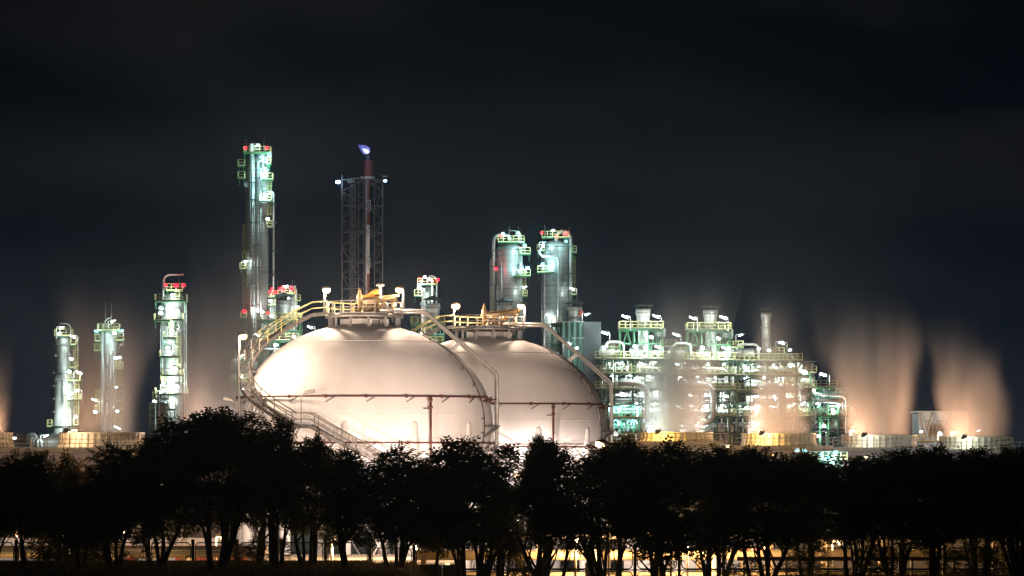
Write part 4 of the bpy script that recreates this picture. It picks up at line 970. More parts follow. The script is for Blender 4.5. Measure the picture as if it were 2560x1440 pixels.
def steam_mat(name, dens, R, k, H, lean=0., seed=0., col=(.9, .9, .9)):
    m = bpy.data.materials.new(name); m.use_nodes = True; t = m.node_tree; t.nodes.clear()
    tc = N(t, 'ShaderNodeTexCoord'); sp = N(t, 'ShaderNodeSeparateXYZ'); L(t, tc.outputs['Object'], sp.inputs[0])
    def M(op, a, b=None, c=None, cl=False):
        n = N(t, 'ShaderNodeMath', operation=op); n.use_clamp = cl
        for i, v in enumerate((a, b, c)):
            if v is None: continue
            if isinstance(v, (int, float)): n.inputs[i].default_value = v
            else: L(t, v, n.inputs[i])
        return n.outputs[0]
    z = sp.outputs['Z']; xo = M('MULTIPLY_ADD', M('MULTIPLY', z, z), -lean, sp.outputs['X'])
    r = M('SQRT', M('ADD', M('MULTIPLY', xo, xo), M('MULTIPLY', sp.outputs['Y'], sp.outputs['Y'])))
    rz = M('MULTIPLY_ADD', z, k, R)
    mp2 = N(t, 'ShaderNodeMapping'); mp2.inputs['Scale'].default_value = (.13, .13, .07); mp2.inputs['Location'].default_value = (seed*3, seed, seed); L(t, tc.outputs['Object'], mp2.inputs[0])
    n2 = N(t, 'ShaderNodeTexNoise'); n2.inputs['Detail'].default_value = 1; n2.inputs['Scale'].default_value = 1; L(t, mp2.outputs[0], n2.inputs['Vector'])
    ew = M('MULTIPLY', M('SUBTRACT', n2.outputs['Fac'], .5), M('MULTIPLY', M('MINIMUM', M('MULTIPLY', z, .09), 1.0), 2.0))
    q = M('ADD', M('DIVIDE', r, rz), ew)
    thin = M('POWER', M('DIVIDE', R, rz), 1.6)
    fall = M('SMOOTHSTEP', 1, 1, 1) if False else None
    mr = N(t, 'ShaderNodeMapRange', interpolation_type='SMOOTHERSTEP'); L(t, q, mr.inputs[0]); mr.inputs[1].default_value = 1.0; mr.inputs[2].default_value = .35; mr.inputs[3].default_value = 0; mr.inputs[4].default_value = 1
    hz = N(t, 'ShaderNodeMapRange', interpolation_type='SMOOTHSTEP'); L(t, z, hz.inputs[0]); hz.inputs[1].default_value = H; hz.inputs[2].default_value = 0; hz.inputs[3].default_value = 0; hz.inputs[4].default_value = 1
    mp = N(t, 'ShaderNodeMapping'); mp.inputs['Scale'].default_value = (.22, .22, .045); mp.inputs['Location'].default_value = (seed, seed*2, 0); L(t, tc.outputs['Object'], mp.inputs[0])
    nz = N(t, 'ShaderNodeTexNoise'); nz.inputs['Detail'].default_value = 2; nz.inputs['Scale'].default_value = 1; L(t, mp.outputs[0], nz.inputs['Vector'])
    nr = N(t, 'ShaderNodeMapRange'); L(t, nz.outputs['Fac'], nr.inputs[0]); nr.inputs[1].default_value = .3; nr.inputs[2].default_value = .65; nr.inputs[3].default_value = .15; nr.inputs[4].default_value = 1.4
    hp = M('POWER', hz.outputs[0], 2.3)
    d = M('MULTIPLY', M('MULTIPLY', M('MULTIPLY', M('MULTIPLY', mr.outputs[0], thin), hp), nr.outputs[0]), dens)
    v = N(t, 'ShaderNodeVolumePrincipled'); v.inputs['Color'].default_value = (*col, 1); v.inputs['Anisotropy'].default_value = .1; L(t, d, v.inputs['Density'])
    o = N(t, 'ShaderNodeOutputMaterial'); L(t, v.outputs[0], o.inputs['Volume'])
    MATS[name] = m; return name
def plume(cx, cy, z, R, H, dens, label, k=.16, lean=0., seed=0., sub=0.):
    nm = steam_mat('steam_%d' % int(seed*10), dens, R, k, H, lean, seed)
    b = MB(); n = 24; prof = [(1e-3, 0)] + [(R + k*H*u, H*u) for u in (0, .2, .4, .6, .8, 1)] + [(1e-3, H)]
    for r, zz in prof:
        for i in range(n): a = 2*pi*i/n; b.v.append((r*cos(a)*1.01 + lean*zz*zz, r*sin(a)*1.01, zz))
    for j in range(len(prof)-1):
        for i in range(n): i2 = (i+1) % n; b.f.append((j*n+i, j*n+i2, (j+1)*n+i2, (j+1)*n+i)); b.sm.append(True)
    me = b.mesh('steam_plume', nm); o = bpy.data.objects.new('steam_plume', me); COL.objects.link(o); o.location = (cx, cy, z)
    o['kind'] = 'stuff'; o['label'] = label; o['group'] = 'steam plumes above the cooling cells'; return o
YW = 525.; FR, FH = 91/F*YW, 36/F*YW
cells = [(1689, 1105, 1081, 'amber lit cooling cell nearest the spheres'), (1947, 1116, 1084, 'amber lit cooling cell before the third process frame'), (2197, 1121, 1088, 'pale cooling cell before the lower end frame'), (2442, 1126, 1092, 'pale cooling cell in front of the white cross braced building')]
def deck_rail(t, x0, x1, y, z): rail_mb([(x0, y, z), (x1, y, z)], 1.1, 2.0, .04).build('railing', 'steel_grey', t)
for i, (px, pd, pt, lab) in enumerate(cells):
    z = Z(pd, YW); cx = X(px, YW); w = 125/F*YW; H = (pd - pt)/F*YW
    t = thing('cooling_cell', lab, 'cooling tower', (cx, YW, 0), 'cooling cells')
    y0, y1 = YW - 7.2, YW + 7.2; x0, x1 = cx - w + .03, cx + w - .03
    if i == 0: x0 = X(1512, YW)
    if i == 3: x1 = X(2640, YW)
    b = MB(); b.box((x0, y0, z - .45), (x1, y1, z - .02)); b.build('deck', 'concrete', t)
    nn = max(3, int((x1 - x0) / 2.4))
    for k in range(nn):
        a, c = x0 + (x1-x0)*k/nn, x0 + (x1-x0)*(k+1)/nn - .08
        b = MB(); b.box((a, y0 + .2, 1.2), (c, y0 + .3, z - .5)); b.build('wall_panel', 'tower_side', t)
    b = MB(); b.box((x0, y0 + .5, 0), (x1, y1 - .2, z - .5)); b.build('basin', 'tower_side', t)
    deck_rail(t, x0, x1, y0 + .15, z); fan_stack(t, cx, YW, z, FR, H)
    b = MB(); b.tube([(x0, y0 - .4, z - 1.2), (x1, y0 - .4, z - 1.2)], .2, 8); b.build('pipe', 'galv', t)
YV = 468.
for i, (px, lab) in enumerate(((-62, 'amber cooling cell cut off by the picture edge'), (255, 'large peach lit cooling cell before the slender column'), (545, 'cooling cell hidden behind the tallest dark tree'))):
    z = Z(1121, YV); w = 158/F*YV if i else 158/F*YV; cx = X(px, YV)
    t = thing('cooling_cell', lab, 'cooling tower', (cx, YV, 0), 'cooling cells')
    y0, y1 = YV - 7.6, YV + 7.6; x0, x1 = cx - w + .03, cx + w - .03
    if i == 2: x0 = X(255 + 158, YV) + .03
    b = MB(); b.box((x0, y0, z - .45), (x1, y1, z - .02)); b.build('deck', 'concrete', t)
    nn = 6
    for k in range(nn):
        a, c = x0 + (x1-x0)*k/nn, x0 + (x1-x0)*(k+1)/nn - .06
        b = MB(); b.box((a, y0 + .2, 1.2), (c, y0 + .3, z - .5)); b.build('wall_panel', 'tower_side', t)
    b = MB(); b.box((x0, y0 + .5, 0), (x1, y1 - .2, z - .5)); b.build('basin', 'tower_side', t)
    deck_rail(t, x0, x1, y0 + .15, z); fan_stack(t, cx if i != 0 else X(-75, YV), YV, z, 104/F*YV, (1119 - 1080)/F*YV)
# steam
plume(X(1689, YW), YW, Z(1083, YW), 5.0, 27, .5, 'white steam in front of the first two process frames', .14, .004, 1.3)
plume(X(1947, YW), YW, Z(1088, YW), 5.0, 25, .38, 'pinkish steam in front of the third process frame', .10, .003, 2.7)
plume(X(2197, YW), YW, Z(1092, YW), 5.2, 25, .34, 'orange based steam drifting beside the lower end frame', .22, -.010, 3.9)
plume(X(2442, YW), YW, Z(1096, YW), 5.2, 20, .34, 'orange based steam veiling the white braced building', .08, -.012, 5.1)
plume(X(-75, YV), YV, Z(1084, YV), 5.0, 27, .28, 'steam cut off by the picture edge', .10, -.004, 6.3)
plume(X(255, YV), YV, Z(1084, YV), 5.1, 27, .22, 'thin steam round the stepped and slender columns', .16, .002, 7.7)
plume(X(545, YV), YV, Z(1084, YV), 5.2, 33, .42, 'steam between the banded column and the front sphere', .12, .002, 8.9)
CP = (1.0, .50, .27)
# sodium floods standing on the decks behind the fan stacks, and the hooded lamps in front of them
for i, (px, py, Y, w, l) in enumerate(((1882, 1074, YW+5.6, 8500, 'second'), (2135, 1078, YW+5.6, 9500, 'third'), (2388, 1082, YW+5.6, 9500, 'fourth'), (190, 1076, YV+6, 2200, 'large peach'), (520, 1072, YV+6, 5000, 'tree hidden'), (-20, 1077, YV+3, 3500, 'edge'))):
    lamp('sodium', px, py, Y, 'low sodium lamp glowing behind the steam over the %s cooling cell' % l, w, 'sodium lamps in the steam', 2.3, size=.6, side=-1, col=CP)
for px, py, Y, w, c, l in ((1560, 1135, 492, 10000, (1, .44, .07), 'near side of the first cooling cell'), (1790, 1135, 490, 12000, (1, .46, .07), 'gap of the amber cooling cells'), (1935, 1138, 490, 7000, (1, .55, .14), 'middle of the second cooling cell'), (2165, 1142, 490, 8000, (1, .92, .84), 'middle of the third cooling cell'), (2330, 1142, 490, 6000, (1, .94, .90), 'gap of the pale cooling cells'), (2500, 1142, 490, 6500, (.95, 1, .82), 'far end of the last cooling cell'), (60, 1165, 440, 8000, (1, .62, .36), 'edge cooling cell'), (300, 1168, 438, 9000, (1, .62, .36), 'large peach lit cooling cell')):
    lamp('sodium', px, py, Y, 'added wash lamp hidden behind the tree crowns facing the %s' % l, w * .6, 'added wash lamps facing the cooling cells', 5, size=.6, col=c, aim=(0, 1, .12), cone=110)  # wash lamps added out of sight so the fan stacks are lit evenly
lamp('tube', 2425, 960, YZ+14, 'tube lamp high behind the white braced building', 3000, None, 16) if 0 else None
lamp('flood', 1705, 1077, YW+7, 'added second white lamp brightening the steam over the first cooling cell', 4500, 'sodium lamps in the steam', 2.2, col=(1, .93, .85))  # extra lamp added to whiten the first plume
lamp('flood', 560, 1070, YV+7, 'added white lamp brightening the steam behind the tallest tree', 5000, 'sodium lamps in the steam', 2.2, col=(1, .88, .80))  # extra lamp added to brighten the plume beside the front sphere
lamp('flood', 1625, 1077, YW+6, 'white lamp glowing in the steam over the first cooling cell', 4500, 'sodium lamps in the steam', 2.2)
lamp('sodium', 1745, 1079, YW+4, 'sodium lamp behind the rim of the first cooling cell', 2500, 'sodium lamps in the steam', 2.2, size=.6)
for i, (px, py, Y, foot, l, w, hc) in enumerate(((1651, 1072, YW-6.6, 1105, 'first amber cooling cell', 1500, (1, .55, .12)), (1911, 1075, YW-6.6, 1116, 'second amber cooling cell', 1300, (1, .60, .2)), (2167, 1079, YW-6.6, 1121, 'pale third cooling cell', 420, (1, .95, .78)), (2417, 1084, YW-6.6, 1126, 'pale last cooling cell', 420, (.95, 1, .82)), (174, 1067, YV-7, 1121, 'peach lit cooling cell', 1100, (1, .62, .34)))):
    base = P(px, foot, Y); tp = P(px, py, Y); t = thing('deck_lamp', 'dark hooded lamp on a pole in front of the %s' % l, 'lamp', base, 'hooded deck lamps')
    b = MB(); b.tube([base, tp], .06, 6); b.build('post', 'lattice', t)
    c = tp + Vector((-.45, 0, -.35)); b = MB(); b.lathe((0, 0, 0), [(.08, .3), (.14, .22), (.42, -.16), (.39, -.16), (.1, .18)], 14)
    R_ = Matrix.Rotation(radians(38), 4, 'X') @ Matrix.Rotation(radians(-25), 4, 'Y'); b.v = [tuple((R_ @ Vector(v)) + c) for v in b.v]; b.build('hood', 'lattice', t)
    b = MB(); b.bar(tp, c + Vector((.1, 0, .2)), .06); b.build('arm', 'lattice', t)
    point(t, c + Vector((0, .25, -.12)), hc, w)
    point(t, c + Vector((-.1, .3, -.1)), hc, w * .2)
# ------------------------------------------------------------ white braced building at the right
YZ = 560.
t = tower_thing('braced_building', 'white sheeted building with dark cross braces behind the last steam plume', 2390, YZ, cat='building')
xe = [X(p, YZ) for p in (2300, 2332, 2375, 2424, 2475)]; zt = Z(1030, YZ); nrow = 9
b = MB(); b.box((xe[0] + .1, YZ + .3, 0), (xe[-1] - .1, YZ + 12, zt - .15)); b.build('core', 'grey_sheet', t)
for j in range(4):
    for k in range(nrow):
        z0 = zt - (k+1)*1.3; b = MB(); b.box((xe[j] + .05, YZ + .1, z0 + .05), (xe[j+1] - .05, YZ + .3, z0 + 1.27)); b.build('wall_panel', 'white_sheet', t)
for x in xe: member('column', t, (x, YZ, 0), (x, YZ, zt), .4, 'steel_grey')
for j in (0, 1, 3):
    member('brace', t, (xe[j], YZ - .25, zt - .3), (xe[j+1], YZ - .25, zt - 6.5), .24, 'steel_grey'); member('brace', t, (xe[j+1], YZ - .3, zt - .3), (xe[j], YZ - .3, zt - 6.5), .24, 'steel_grey')
b = MB(); b.box((xe[0] - .2, YZ - .2, zt), (xe[-1] + .2, YZ + 12, zt + .15)); b.build('roof', 'white_sheet', t)
lamps_on('the white braced building', YZ - 4.5, [('flood', 2350, 1084, 900), ('tube', 2448, 1076, 160), ('flood', 2303, 1079, 25)])
platform(tower_thing('walkway', 'small yellow railed walkway beside the white braced building', 2310, YZ-4, cat='walkway'), 2292, 2345, 1103, YZ - 4, 1.5)
# ------------------------------------------------------------ small things on the left
YX = 520.
t = tower_thing('horizontal_tank', 'grey horizontal tank behind the stepped column foot', 128, YX, cat='tank')
b = MB(); c = P(127, 1108, YX); r = 1.25; b.tube([c + Vector((-2, 0, 0)), c + Vector((-1.6, 0, 0)), c + Vector((1.6, 0, 0)), c + Vector((2, 0, 0))], [r*.6, r, r, r*.6], 20); b.build('shell', 'clad_pale', t)
for s in (-1.2, 1.2): b = MB(); b.box((c.x + s - .2, YX - .8, 0), (c.x + s + .2, YX + .8, c.z - .6)); b.build('saddle', 'concrete', t)
t = tower_thing('pipe_cluster', 'cluster of white bent pipes beside the horizontal tank', 88, YX - 3, cat='pipes')
for dx in (0, 8, 16): run(t, [(78 + dx, 1120), (78 + dx, 1094 + dx*.3), (88 + dx, 1094 + dx*.3), (88 + dx, 1122)], YX - 3 - dx*.05, 3, 'clad_pale', bend=.35)
run(t, [(76, 1086), (91, 1086), (91, 1096)], YX - 3, 2, 'clad_pale', bend=.3)
lamps_on('the white pipe cluster', YX - 5, [('tube', 115, 1090, 350), ('flood', 36, 1096, 80)])
t = tower_thing('switch_house', 'dark boxy switch house between the cooling cells', 55, YX + 2, cat='building')
b = MB(); b.box((X(37, YX), YX, 0), (X(75, YX), YX + 6, Z(1081, YX))); b.build('wall', 'grey_sheet', t)
for k in range(5): a = X(39 + k*7.4, YX); b = MB(); b.box((a, YX - .08, Z(1118, YX)), (a + .3, YX, Z(1084, YX))); b.build('louver', 'steel_grey', t)
YN = 400.
t = tower_thing('pump_house', 'flat roofed pump house with warm lit wall and railed roof', 330, YN, cat='building')
x0, x1, z = X(240, YN), X(445, YN), Z(1117, YN)
for k in range(5):
    a, c = x0 + (x1-x0)*k/5, x0 + (x1-x0)*(k+1)/5 - .03; b = MB(); b.box((a, YN, 0), (c, YN + .25, z - .35)); b.build('wall_panel', 'concrete', t)
b = MB(); b.box((x0, YN + .3, 0), (x1, YN + 9, z - .36)); b.build('wall', 'concrete', t)
b = MB(); b.box((x0 - .15, YN - .2, z - .35), (x1 + .15, YN + 9, z)); b.build('roof', 'concrete', t)
rail_mb([(x0, YN, z), (x1, YN, z)], .55, .35, .02).build('railing', 'galv', t); rail_mb([(x0, YN+.05, z), (x1, YN+.05, z)], .6, 2.2, .05).build('railing', 'galv', t)
b = MB(); b.bar((x0 - .5, YN - .3, z - .75), (x1, YN - .3, z - .75), .1)
for k in range(5): x = x0 + .3 + k*1.7; b.bar((x, YN, z - 1.4), (x - .5, YN - .4, z - .78), .06)
b.build('cable_tray', 'galv', t)
lamp('sodium', 300, 1185, YN - 9, 'sodium lamp behind the small peaked tree lighting the pump house wall', 2600, None, 6, size=.6)
# ------------------------------------------------------------ pipe rack and yard behind the fence
def pipe_rack(Y, px0, px1, tiers, label, rnd, radii=(.14, .2, .28, .34), step=3.6, mats=('cream', 'clad_pale', 'galv', 'cream')):
    t = thing('pipe_rack', label, 'pipe rack', (X((px0+px1)/2, Y), Y, 0), 'pipe racks behind the fence'); x0, x1 = X(px0, Y), X(px1, Y); n = int((x1 - x0) / step)
    for k in range(n + 1):
        x = x0 + (x1-x0)*k/n
        for y in (Y - 2, Y + 2): member('column', t, (x, y, 0), (x, y, tiers[-1] + .15), .3, 'cream')
        for z in tiers: member('beam', t, (x, Y - 2.2, z - .13), (x, Y + 2.2, z - .13), .24, 'cream')
        if k % 3 == 1 and k < n: member('brace', t, (x, Y - 2.1, tiers[0] - 2.6), (x + step, Y - 2.1, tiers[0] - .3), .12, 'cream')
    for z in tiers:
        y = Y - 1.8
        while y < Y + 1.8:
            r = rnd.choice(radii); 
            if rnd.random() < .8: member('pipe', t, (x0 - .6, y + r, z + r), (x1 + .6, y + r, z + r), 2*r, rnd.choice(mats), 'cyl')
            y += 2*r + rnd.uniform(.15, .5)
    return t
RR = random.Random(5)
pipe_rack(243, -60, 640, (4.0, 5.2), 'low pipe rack behind the fence below the left trees', RR)
pipe_rack(247, 1060, 2640, (3.6, 4.9, 6.3), 'long cream pipe rack behind the fence below the spheres', RR)
pipe_rack(262, 620, 1120, (2.2, 4.2), 'short pipe rack under the front sphere', RR)
def yard_stairs(px0, px1, py0, py1, Y, label):
    t = thing('yard_stairs', label, 'stairs', (X(px1, Y), Y, 0), 'yellow yard stairs'); a, c = P(px0, py0, Y), P(px1, py1, Y); c.z = min(c.z, 2.6)
    for dy in (0, .9):
        b = MB(); d = Vector((0, dy, 0)); b.bar(a + d, c + d, .08, .28); b.build('stringer', 'yellow', t)
        b = MB(); 
        for h in (.5, 1.0): b.bar(a + d + Vector((0, 0, h)), c + d + Vector((0, 0, h)), .07)
        for i in range(7): p = (a + d).lerp(c + d, i/6); b.bar(p, p + Vector((0, 0, 1)), .07)
        b.build('handrail', 'yellow', t)
    n = int((a.z - c.z) / .22)
    for i in range(n): p = a.lerp(c, i/n); member('tread', t, p, p + Vector((0, .9, 0)), .26, 'yellow', h=.04)
yard_stairs(1612, 1672, 1338, 1440, 240, 'yellow steel stairs seen between the forked trunks')
yard_stairs(1278, 1345, 1372, 1440, 240, 'yellow steel stairs below the small tree by the farther sphere')
t = thing('service_tank', 'small white domed tank standing before the pipe rack', 'tank', (X(1476, 236), 236, 0)); r = .32*1.0
b = MB(); zt = Z(1399, 236); b.lathe((X(1476, 236), 236, 0), [(.33, 0), (.33, zt - .25), (.26, zt - .1), (.1, zt - .01), (1e-3, zt)], 18); b.build('shell', 'white_sheet', t)
b = MB(); b.lathe((X(1476, 236), 236, zt - .28), [(.36, -.04), (.36, .04), (.3, .04)], 18); b.build('ring', 'galv', t)
t = thing('fire_main', 'long red pipe running behind the right part of the fence', 'pipe', (X(2000, 233), 233, 0))
z = Z(1397, 233); b = MB(); b.tube([(X(1842, 233), 233, z), (X(2420, 233), 233, z)], .13, 10); b.build('pipe', 'red_pipe', t)
for k in range(6): x = X(1860 + k*105, 233); member('support_post', t, (x, 233, 0), (x, 233, z - .1), .14, 'cream')
for (px0, px1, py, l) in ((1640, 1755, 1371, 'flat red roofed canopy behind the forked trees'), (1850, 1905, 1369, 'small red edged canopy beside the long red pipe')):
    Y = 256; t = thing('canopy_shelter', l, 'shelter', (X((px0+px1)/2, Y), Y, 0), 'red edged canopies'); x0, x1, z = X(px0, Y), X(px1, Y), Z(py, Y)
    b = MB(); b.box((x0, Y - 2, z - .12), (x1, Y + 2, z + .05)); b.build('roof', 'container', t); b = MB(); b.box((x0 + .1, Y - 1.9, z - .3), (x1 - .1, Y + 1.9, z - .125)); b.build('ceiling_panel', 'cream', t)
    for x in (x0 + .2, x1 - .2): member('post', t, (x, Y - 1.8, 0), (x, Y - 1.8, z - .3), .16, 'cream'); member('post', t, (x, Y + 1.8, 0), (x, Y + 1.8, z - .3), .16, 'cream')
for (px0, px1, l) in ((150, 215, 'dark red shipping container behind the fence near the picture edge'), (438, 492, 'dark red shipping container behind the fence below the tallest tree')):
    Y = 258; x0, x1 = X(px0, Y), X(px1, Y) + 3.2; z0 = 3.0; t = thing('shipping_container', l, 'container', (x0, Y, z0), 'red containers')
    corrugated('side_wall', t, x0, x1, Y, Y, z0 + .15, z0 + 2.45, 'container', .3, .06); b = MB(); b.box((x0, Y + .05, z0), (x1, Y + 2.4, z0 + 2.5)); b.build('body', 'container', t)
    b = MB(); b.box((x0, Y - .1, z0), (x1, Y + .04, z0 + .15)); b.box((x0, Y - .1, z0 + 2.45), (x1, Y + .04, z0 + 2.6)); b.build('rail', 'container', t)
    b = MB(); b.box((x0 - .3, Y - .4, 0), (x1 + .3, Y + 2.7, z0 - .01)); o = b.build('loading_dock', 'concrete', org=Vector((x0, Y, 0))); o['kind'] = 'structure'
YJ = 275.   # low warm walls that close the yard
for (px0, px1, l) in ((-80, 575, 'low concrete yard wall behind the trees near the pump house'), (1560, 2680, 'low concrete yard wall behind the trees below the cooling cells')):
    t = thing('yard_wall', l, 'wall', (X((px0+px1)/2, YJ), YJ, 0), 'yard walls'); x0, x1 = X(px0, YJ), X(px1, YJ); n = int((x1-x0)/3)
    for k in range(n):
        a, c = x0 + (x1-x0)*k/n, x0 + (x1-x0)*(k+1)/n - .04; b = MB(); b.box((a, YJ, 0), (c, YJ + .2, 5.6)); b.build('wall_panel', 'concrete', t)
    b = MB(); b.box((x0, YJ - .08, 5.604), (x1, YJ + .28, 5.75)); b.build('coping', 'concrete', t)
yl = [(435, 1108, 262, 500, 'standing beside the tallest tree crown, showing through its edge'), (385, 1165, 262, 350, 'small, half hidden in leaves before the pump house'), (155, 1340, 236, 900, 'low, behind the trees near the picture edge'), (1655, 1343, 240, 500, 'small, over the stairs between the forked trunks'),
      (60, 1330, 252, 900, 'behind the first trees'), (330, 1330, 252, 900, 'behind the peaked tree'), (560, 1345, 250, 800, 'below the tallest tree'), (850, 1350, 255, 1400, 'under the front sphere staircase'), (1060, 1350, 255, 1400, 'under the front sphere riser'), (1270, 1330, 255, 1800, 'in the gap below the two spheres'), (1460, 1350, 243, 1300, 'over the service tank'),
      (1740, 1350, 243, 1300, 'at the red roofed canopy'), (1900, 1340, 250, 1200, 'at the small red edged canopy'), (2100, 1355, 250, 500, 'at the long red pipe'), (2300, 1350, 250, 450, 'near the end of the red pipe'), (1820, 1115, 300, 10, 'small, high before the second cooling cell')]
for (px, py, Y, w, l) in yl: lamp('sodium', px, py, Y, 'yard sodium lamp %s' % l, w * (4 if 1180 < px < 1950 and py > 1300 else 3 if px > 700 else 2), 'yard sodium lamps', max(1.0, Z(py, Y)), size=.75 if w > 20 else .5, side=1 if px % 2 else -1, col=(1, .56, .24))
# blue white lit skid low between the trees at the right
tz = thing('valve_skid', 'blue white lit valve skid glimpsed through leaves below the third cooling cell', 'skid', (X(2070, 500), 500, 0))
XS, ZS = frame_block(tz, (2040, 2060, 2080, 2100), [1130, 1150, 1175], 500., 5, R1_, brace=.4, rail_lv=(1,)); fill_block(tz, XS, ZS, 500., 5, R1_, 4)
lamps_on('the low valve skid', 498.4, [('flood', 2070, 1143, 1500, 'lamp_cyan'), ('flood', 2052, 1137, 500, 'lamp_cyan'), ('flood', 2090, 1131, 500, 'lamp_cyan'), ('flood', 2080, 1158, 700, 'lamp_cyan'), ('flood', 1993, 1126, 200, 'lamp_cyan'), ('flood', 2011, 1127, 200, 'lamp_cyan')])
# ------------------------------------------------------------ fence
YFN = 222.
def fence():
    t = thing('mesh_fence', 'dark welded fence of framed wire mesh panels behind the tree trunks', 'fence', (0, YFN, 3))
    stepx = 110.5; x = -70.
    def wire_mesh(w, h):
        b = MB(); s = .11; n = int((w + h) / s)
        for i in range(1, n):
            c = i*s - h
            for sg in (1, -1):
                x0, z0, x1, z1 = c, 0, c + h, h
                if x0 < 0: z0 = -x0; x0 = 0
                if x1 > w: z1 = h - (x1 - w); x1 = w
                if x1 - x0 < .02: continue
                if sg < 0: x0, x1 = w - x0, w - x1
                b.v += [(x0, 0, z0 - .006), (x0, 0, z0 + .006), (x1, 0, z1 + .006), (x1, 0, z1 - .006)]; k = len(b.v); b.f.append((k-4, k-3, k-2, k-1)); b.sm.append(False)
        return b.mesh('wire_mesh', 'wire')
    S = F / YFN; pw = 98/S; ph = 52/S; wm = wire_mesh(pw - .04, ph - .04)
    fr = MB(); r = .25; cs = [(0, 0), (pw, 0), (pw, ph), (0, ph)]; pts = []
    for i, (cx, cz) in enumerate(((r, r), (pw-r, r), (pw-r, ph-r), (r, ph-r))):
        for k in range(4): a = pi + i*pi/2 + k*pi/6; pts.append((cx + r*cos(a), 0, cz + r*sin(a)))
    pts.append(pts[0]); fr.tube(pts, .038, 6, False); fm = fr.mesh('panel', 'fence_paint')
    k = 0
    while x < 2650:
        X0 = X(x, YFN); dz = 0 if x > 900 else .32
        member('post', t, (X0, YFN, 1.0), (X0, YFN, Z(1362, YFN) + dz), .19, 'fence_paint')
        for tier, py in ((0, 1422), (1, 1481)):
            if tier == 1 and x < 900: continue
            o = bpy.data.objects.new('panel', fm); COL.objects.link(o); o.parent = t; o.location = Vector((X0 + 6/S, YFN, Z(py, YFN) + dz)) - ORG[t.name]
            m_ = bpy.data.objects.new('wire_mesh', wm); COL.objects.link(m_); m_.parent = o; m_.location = (.02, .01, .02); m_['kind'] = 'stuff'
        member('rail', t, (X0, YFN + .06, Z(1425, YFN) + dz), (X(x + stepx, YFN), YFN + .06, Z(1425, YFN) + dz), .07, 'fence_paint')
        x += stepx; k += 1
fence()
b = MB(); x0, x1 = X(-120, 221.2), X(1165, 221.2); n = 22
for k in range(n): b.box((x0 + (x1-x0)*k/n, 221.0, 3), (x0 + (x1-x0)*(k+1)/n - .03, 221.35, Z(1412, 221.2) + (.25 if x0 + (x1-x0)*k/n < X(900, 221) else 0)))
o = b.build('fence_plinth', 'concrete', org=Vector((0, 221, 3))); tag(o, 'low concrete plinth under the fence along the grassy verge', 'wall')
# ------------------------------------------------------------ trees
def leaf_crown(rnd, n_spray, lobes, name, m):
    """pinnate sprays spread through overlapping lobes; unit crown: width 1, height 1, base at z=0"""
    b = MB(); V = b.v; FC = b.f
    for i in range(n_spray):
        cx, cy, cz, rx, rz = rnd.choice(lobes)
        while True:
            d = Vector((rnd.uniform(-1, 1), rnd.uniform(-1, 1), rnd.uniform(-1, 1)))
            if d.length <= 1: break
        d = d.normalized() * d.length ** .45
        c = Vector((cx + d.x*rx, cy + d.y*rx, cz + d.z*rz))
        a = rnd.uniform(0, 2*pi); el = rnd.uniform(-.5, .6) + d.z*.5; ax = Vector((cos(a)*cos(el), sin(a)*cos(el), sin(el)))
        sd = ax.cross(Vector((rnd.uniform(-.5, .5), rnd.uniform(-.5, .5), 1))).normalized(); L_ = rnd.uniform(.5, 1.15) * .105
        for k in range(4):
            p = c + ax * (L_ * k / 3.5)
            for s in (-1, 1):
                w = L_ * .42 * (1 - .12*k); q = p + sd * s * w + ax * w * .55 + Vector((0, 0, -w*.25)); m_ = p.lerp(q, .5); t_ = ax * L_ * .13
                j = len(V); V.extend((tuple(p), tuple(m_ + t_), tuple(q), tuple(m_ - t_))); FC.append((j, j+1, j+2, j+3))
    b.sm = [False] * len(FC); return b.mesh(name, m)
def trunk_mesh(rnd, n_stem, spread, name='trunk'):
    """a clump of leaning stems that fork into limbs; unit height 1"""
    b = MB()
    for s in range(n_stem):
        a = rnd.uniform(0, 2*pi); lean = rnd.uniform(.2, 1) * spread; base = Vector((cos(a)*.05*spread*4, sin(a)*.05*spread*4, -.06)); r0 = rnd.uniform(.016, .028) * (1.3 if n_stem < 4 else 1)
        pts = [base]; rs = [r0*1.25]; cur = base.copy(); dirn = Vector((cos(a)*lean, sin(a)*lean, 1)).normalized()
        for i in range(9):
            dirn = (dirn + Vector((rnd.uniform(-.14, .14), rnd.uniform(-.14, .14), .06))).normalized(); cur = cur + dirn * .095; pts.append(cur.copy()); rs.append(r0 * (1 - .1*i))
            if i in (2, 3, 4, 5, 6) and rnd.random() < .85:
                d2 = (dirn + Vector((rnd.uniform(-1, 1), rnd.uniform(-1, 1), rnd.uniform(0, .3)))).normalized(); q = cur.copy(); pp = [q.copy()]; r2 = [r0*.6*(1-.08*i)]
                for j in range(4): d2 = (d2 + Vector((rnd.uniform(-.2, .2), rnd.uniform(-.2, .2), .12))).normalized(); q = q + d2*.07; pp.append(q.copy()); r2.append(r2[0]*(1-.22*(j+1)))
                b.tube(pp, r2, 5)
        b.tube(pts, rs, 7)
    return b.mesh(name, 'bark')
TV = []
for v in range(6):
    rn = random.Random(100 + v); lobes = []
    for i in range(14):
        a = rn.uniform(0, 2*pi); rr = rn.uniform(0, .33); z = rn.uniform(.2, .84); rr *= 1.2 if z < .6 else .8
        lobes.append((rr*cos(a), rr*sin(a), z, rn.uniform(.13, .24), rn.uniform(.10, .19)))
    lobes += [(0, 0, .56, .30, .28), (rn.uniform(-.1, .1), 0, .88, .12, .11), (rn.uniform(-.2, .2), 0, .3, .30, .13), (rn.uniform(-.12, .12), 0, .7, .27, .2)]
    TV.append((lobes, rn))
CROWN = [leaf_crown(rn, 2700, lobes, 'crown', 'leaf') for lobes, rn in TV]
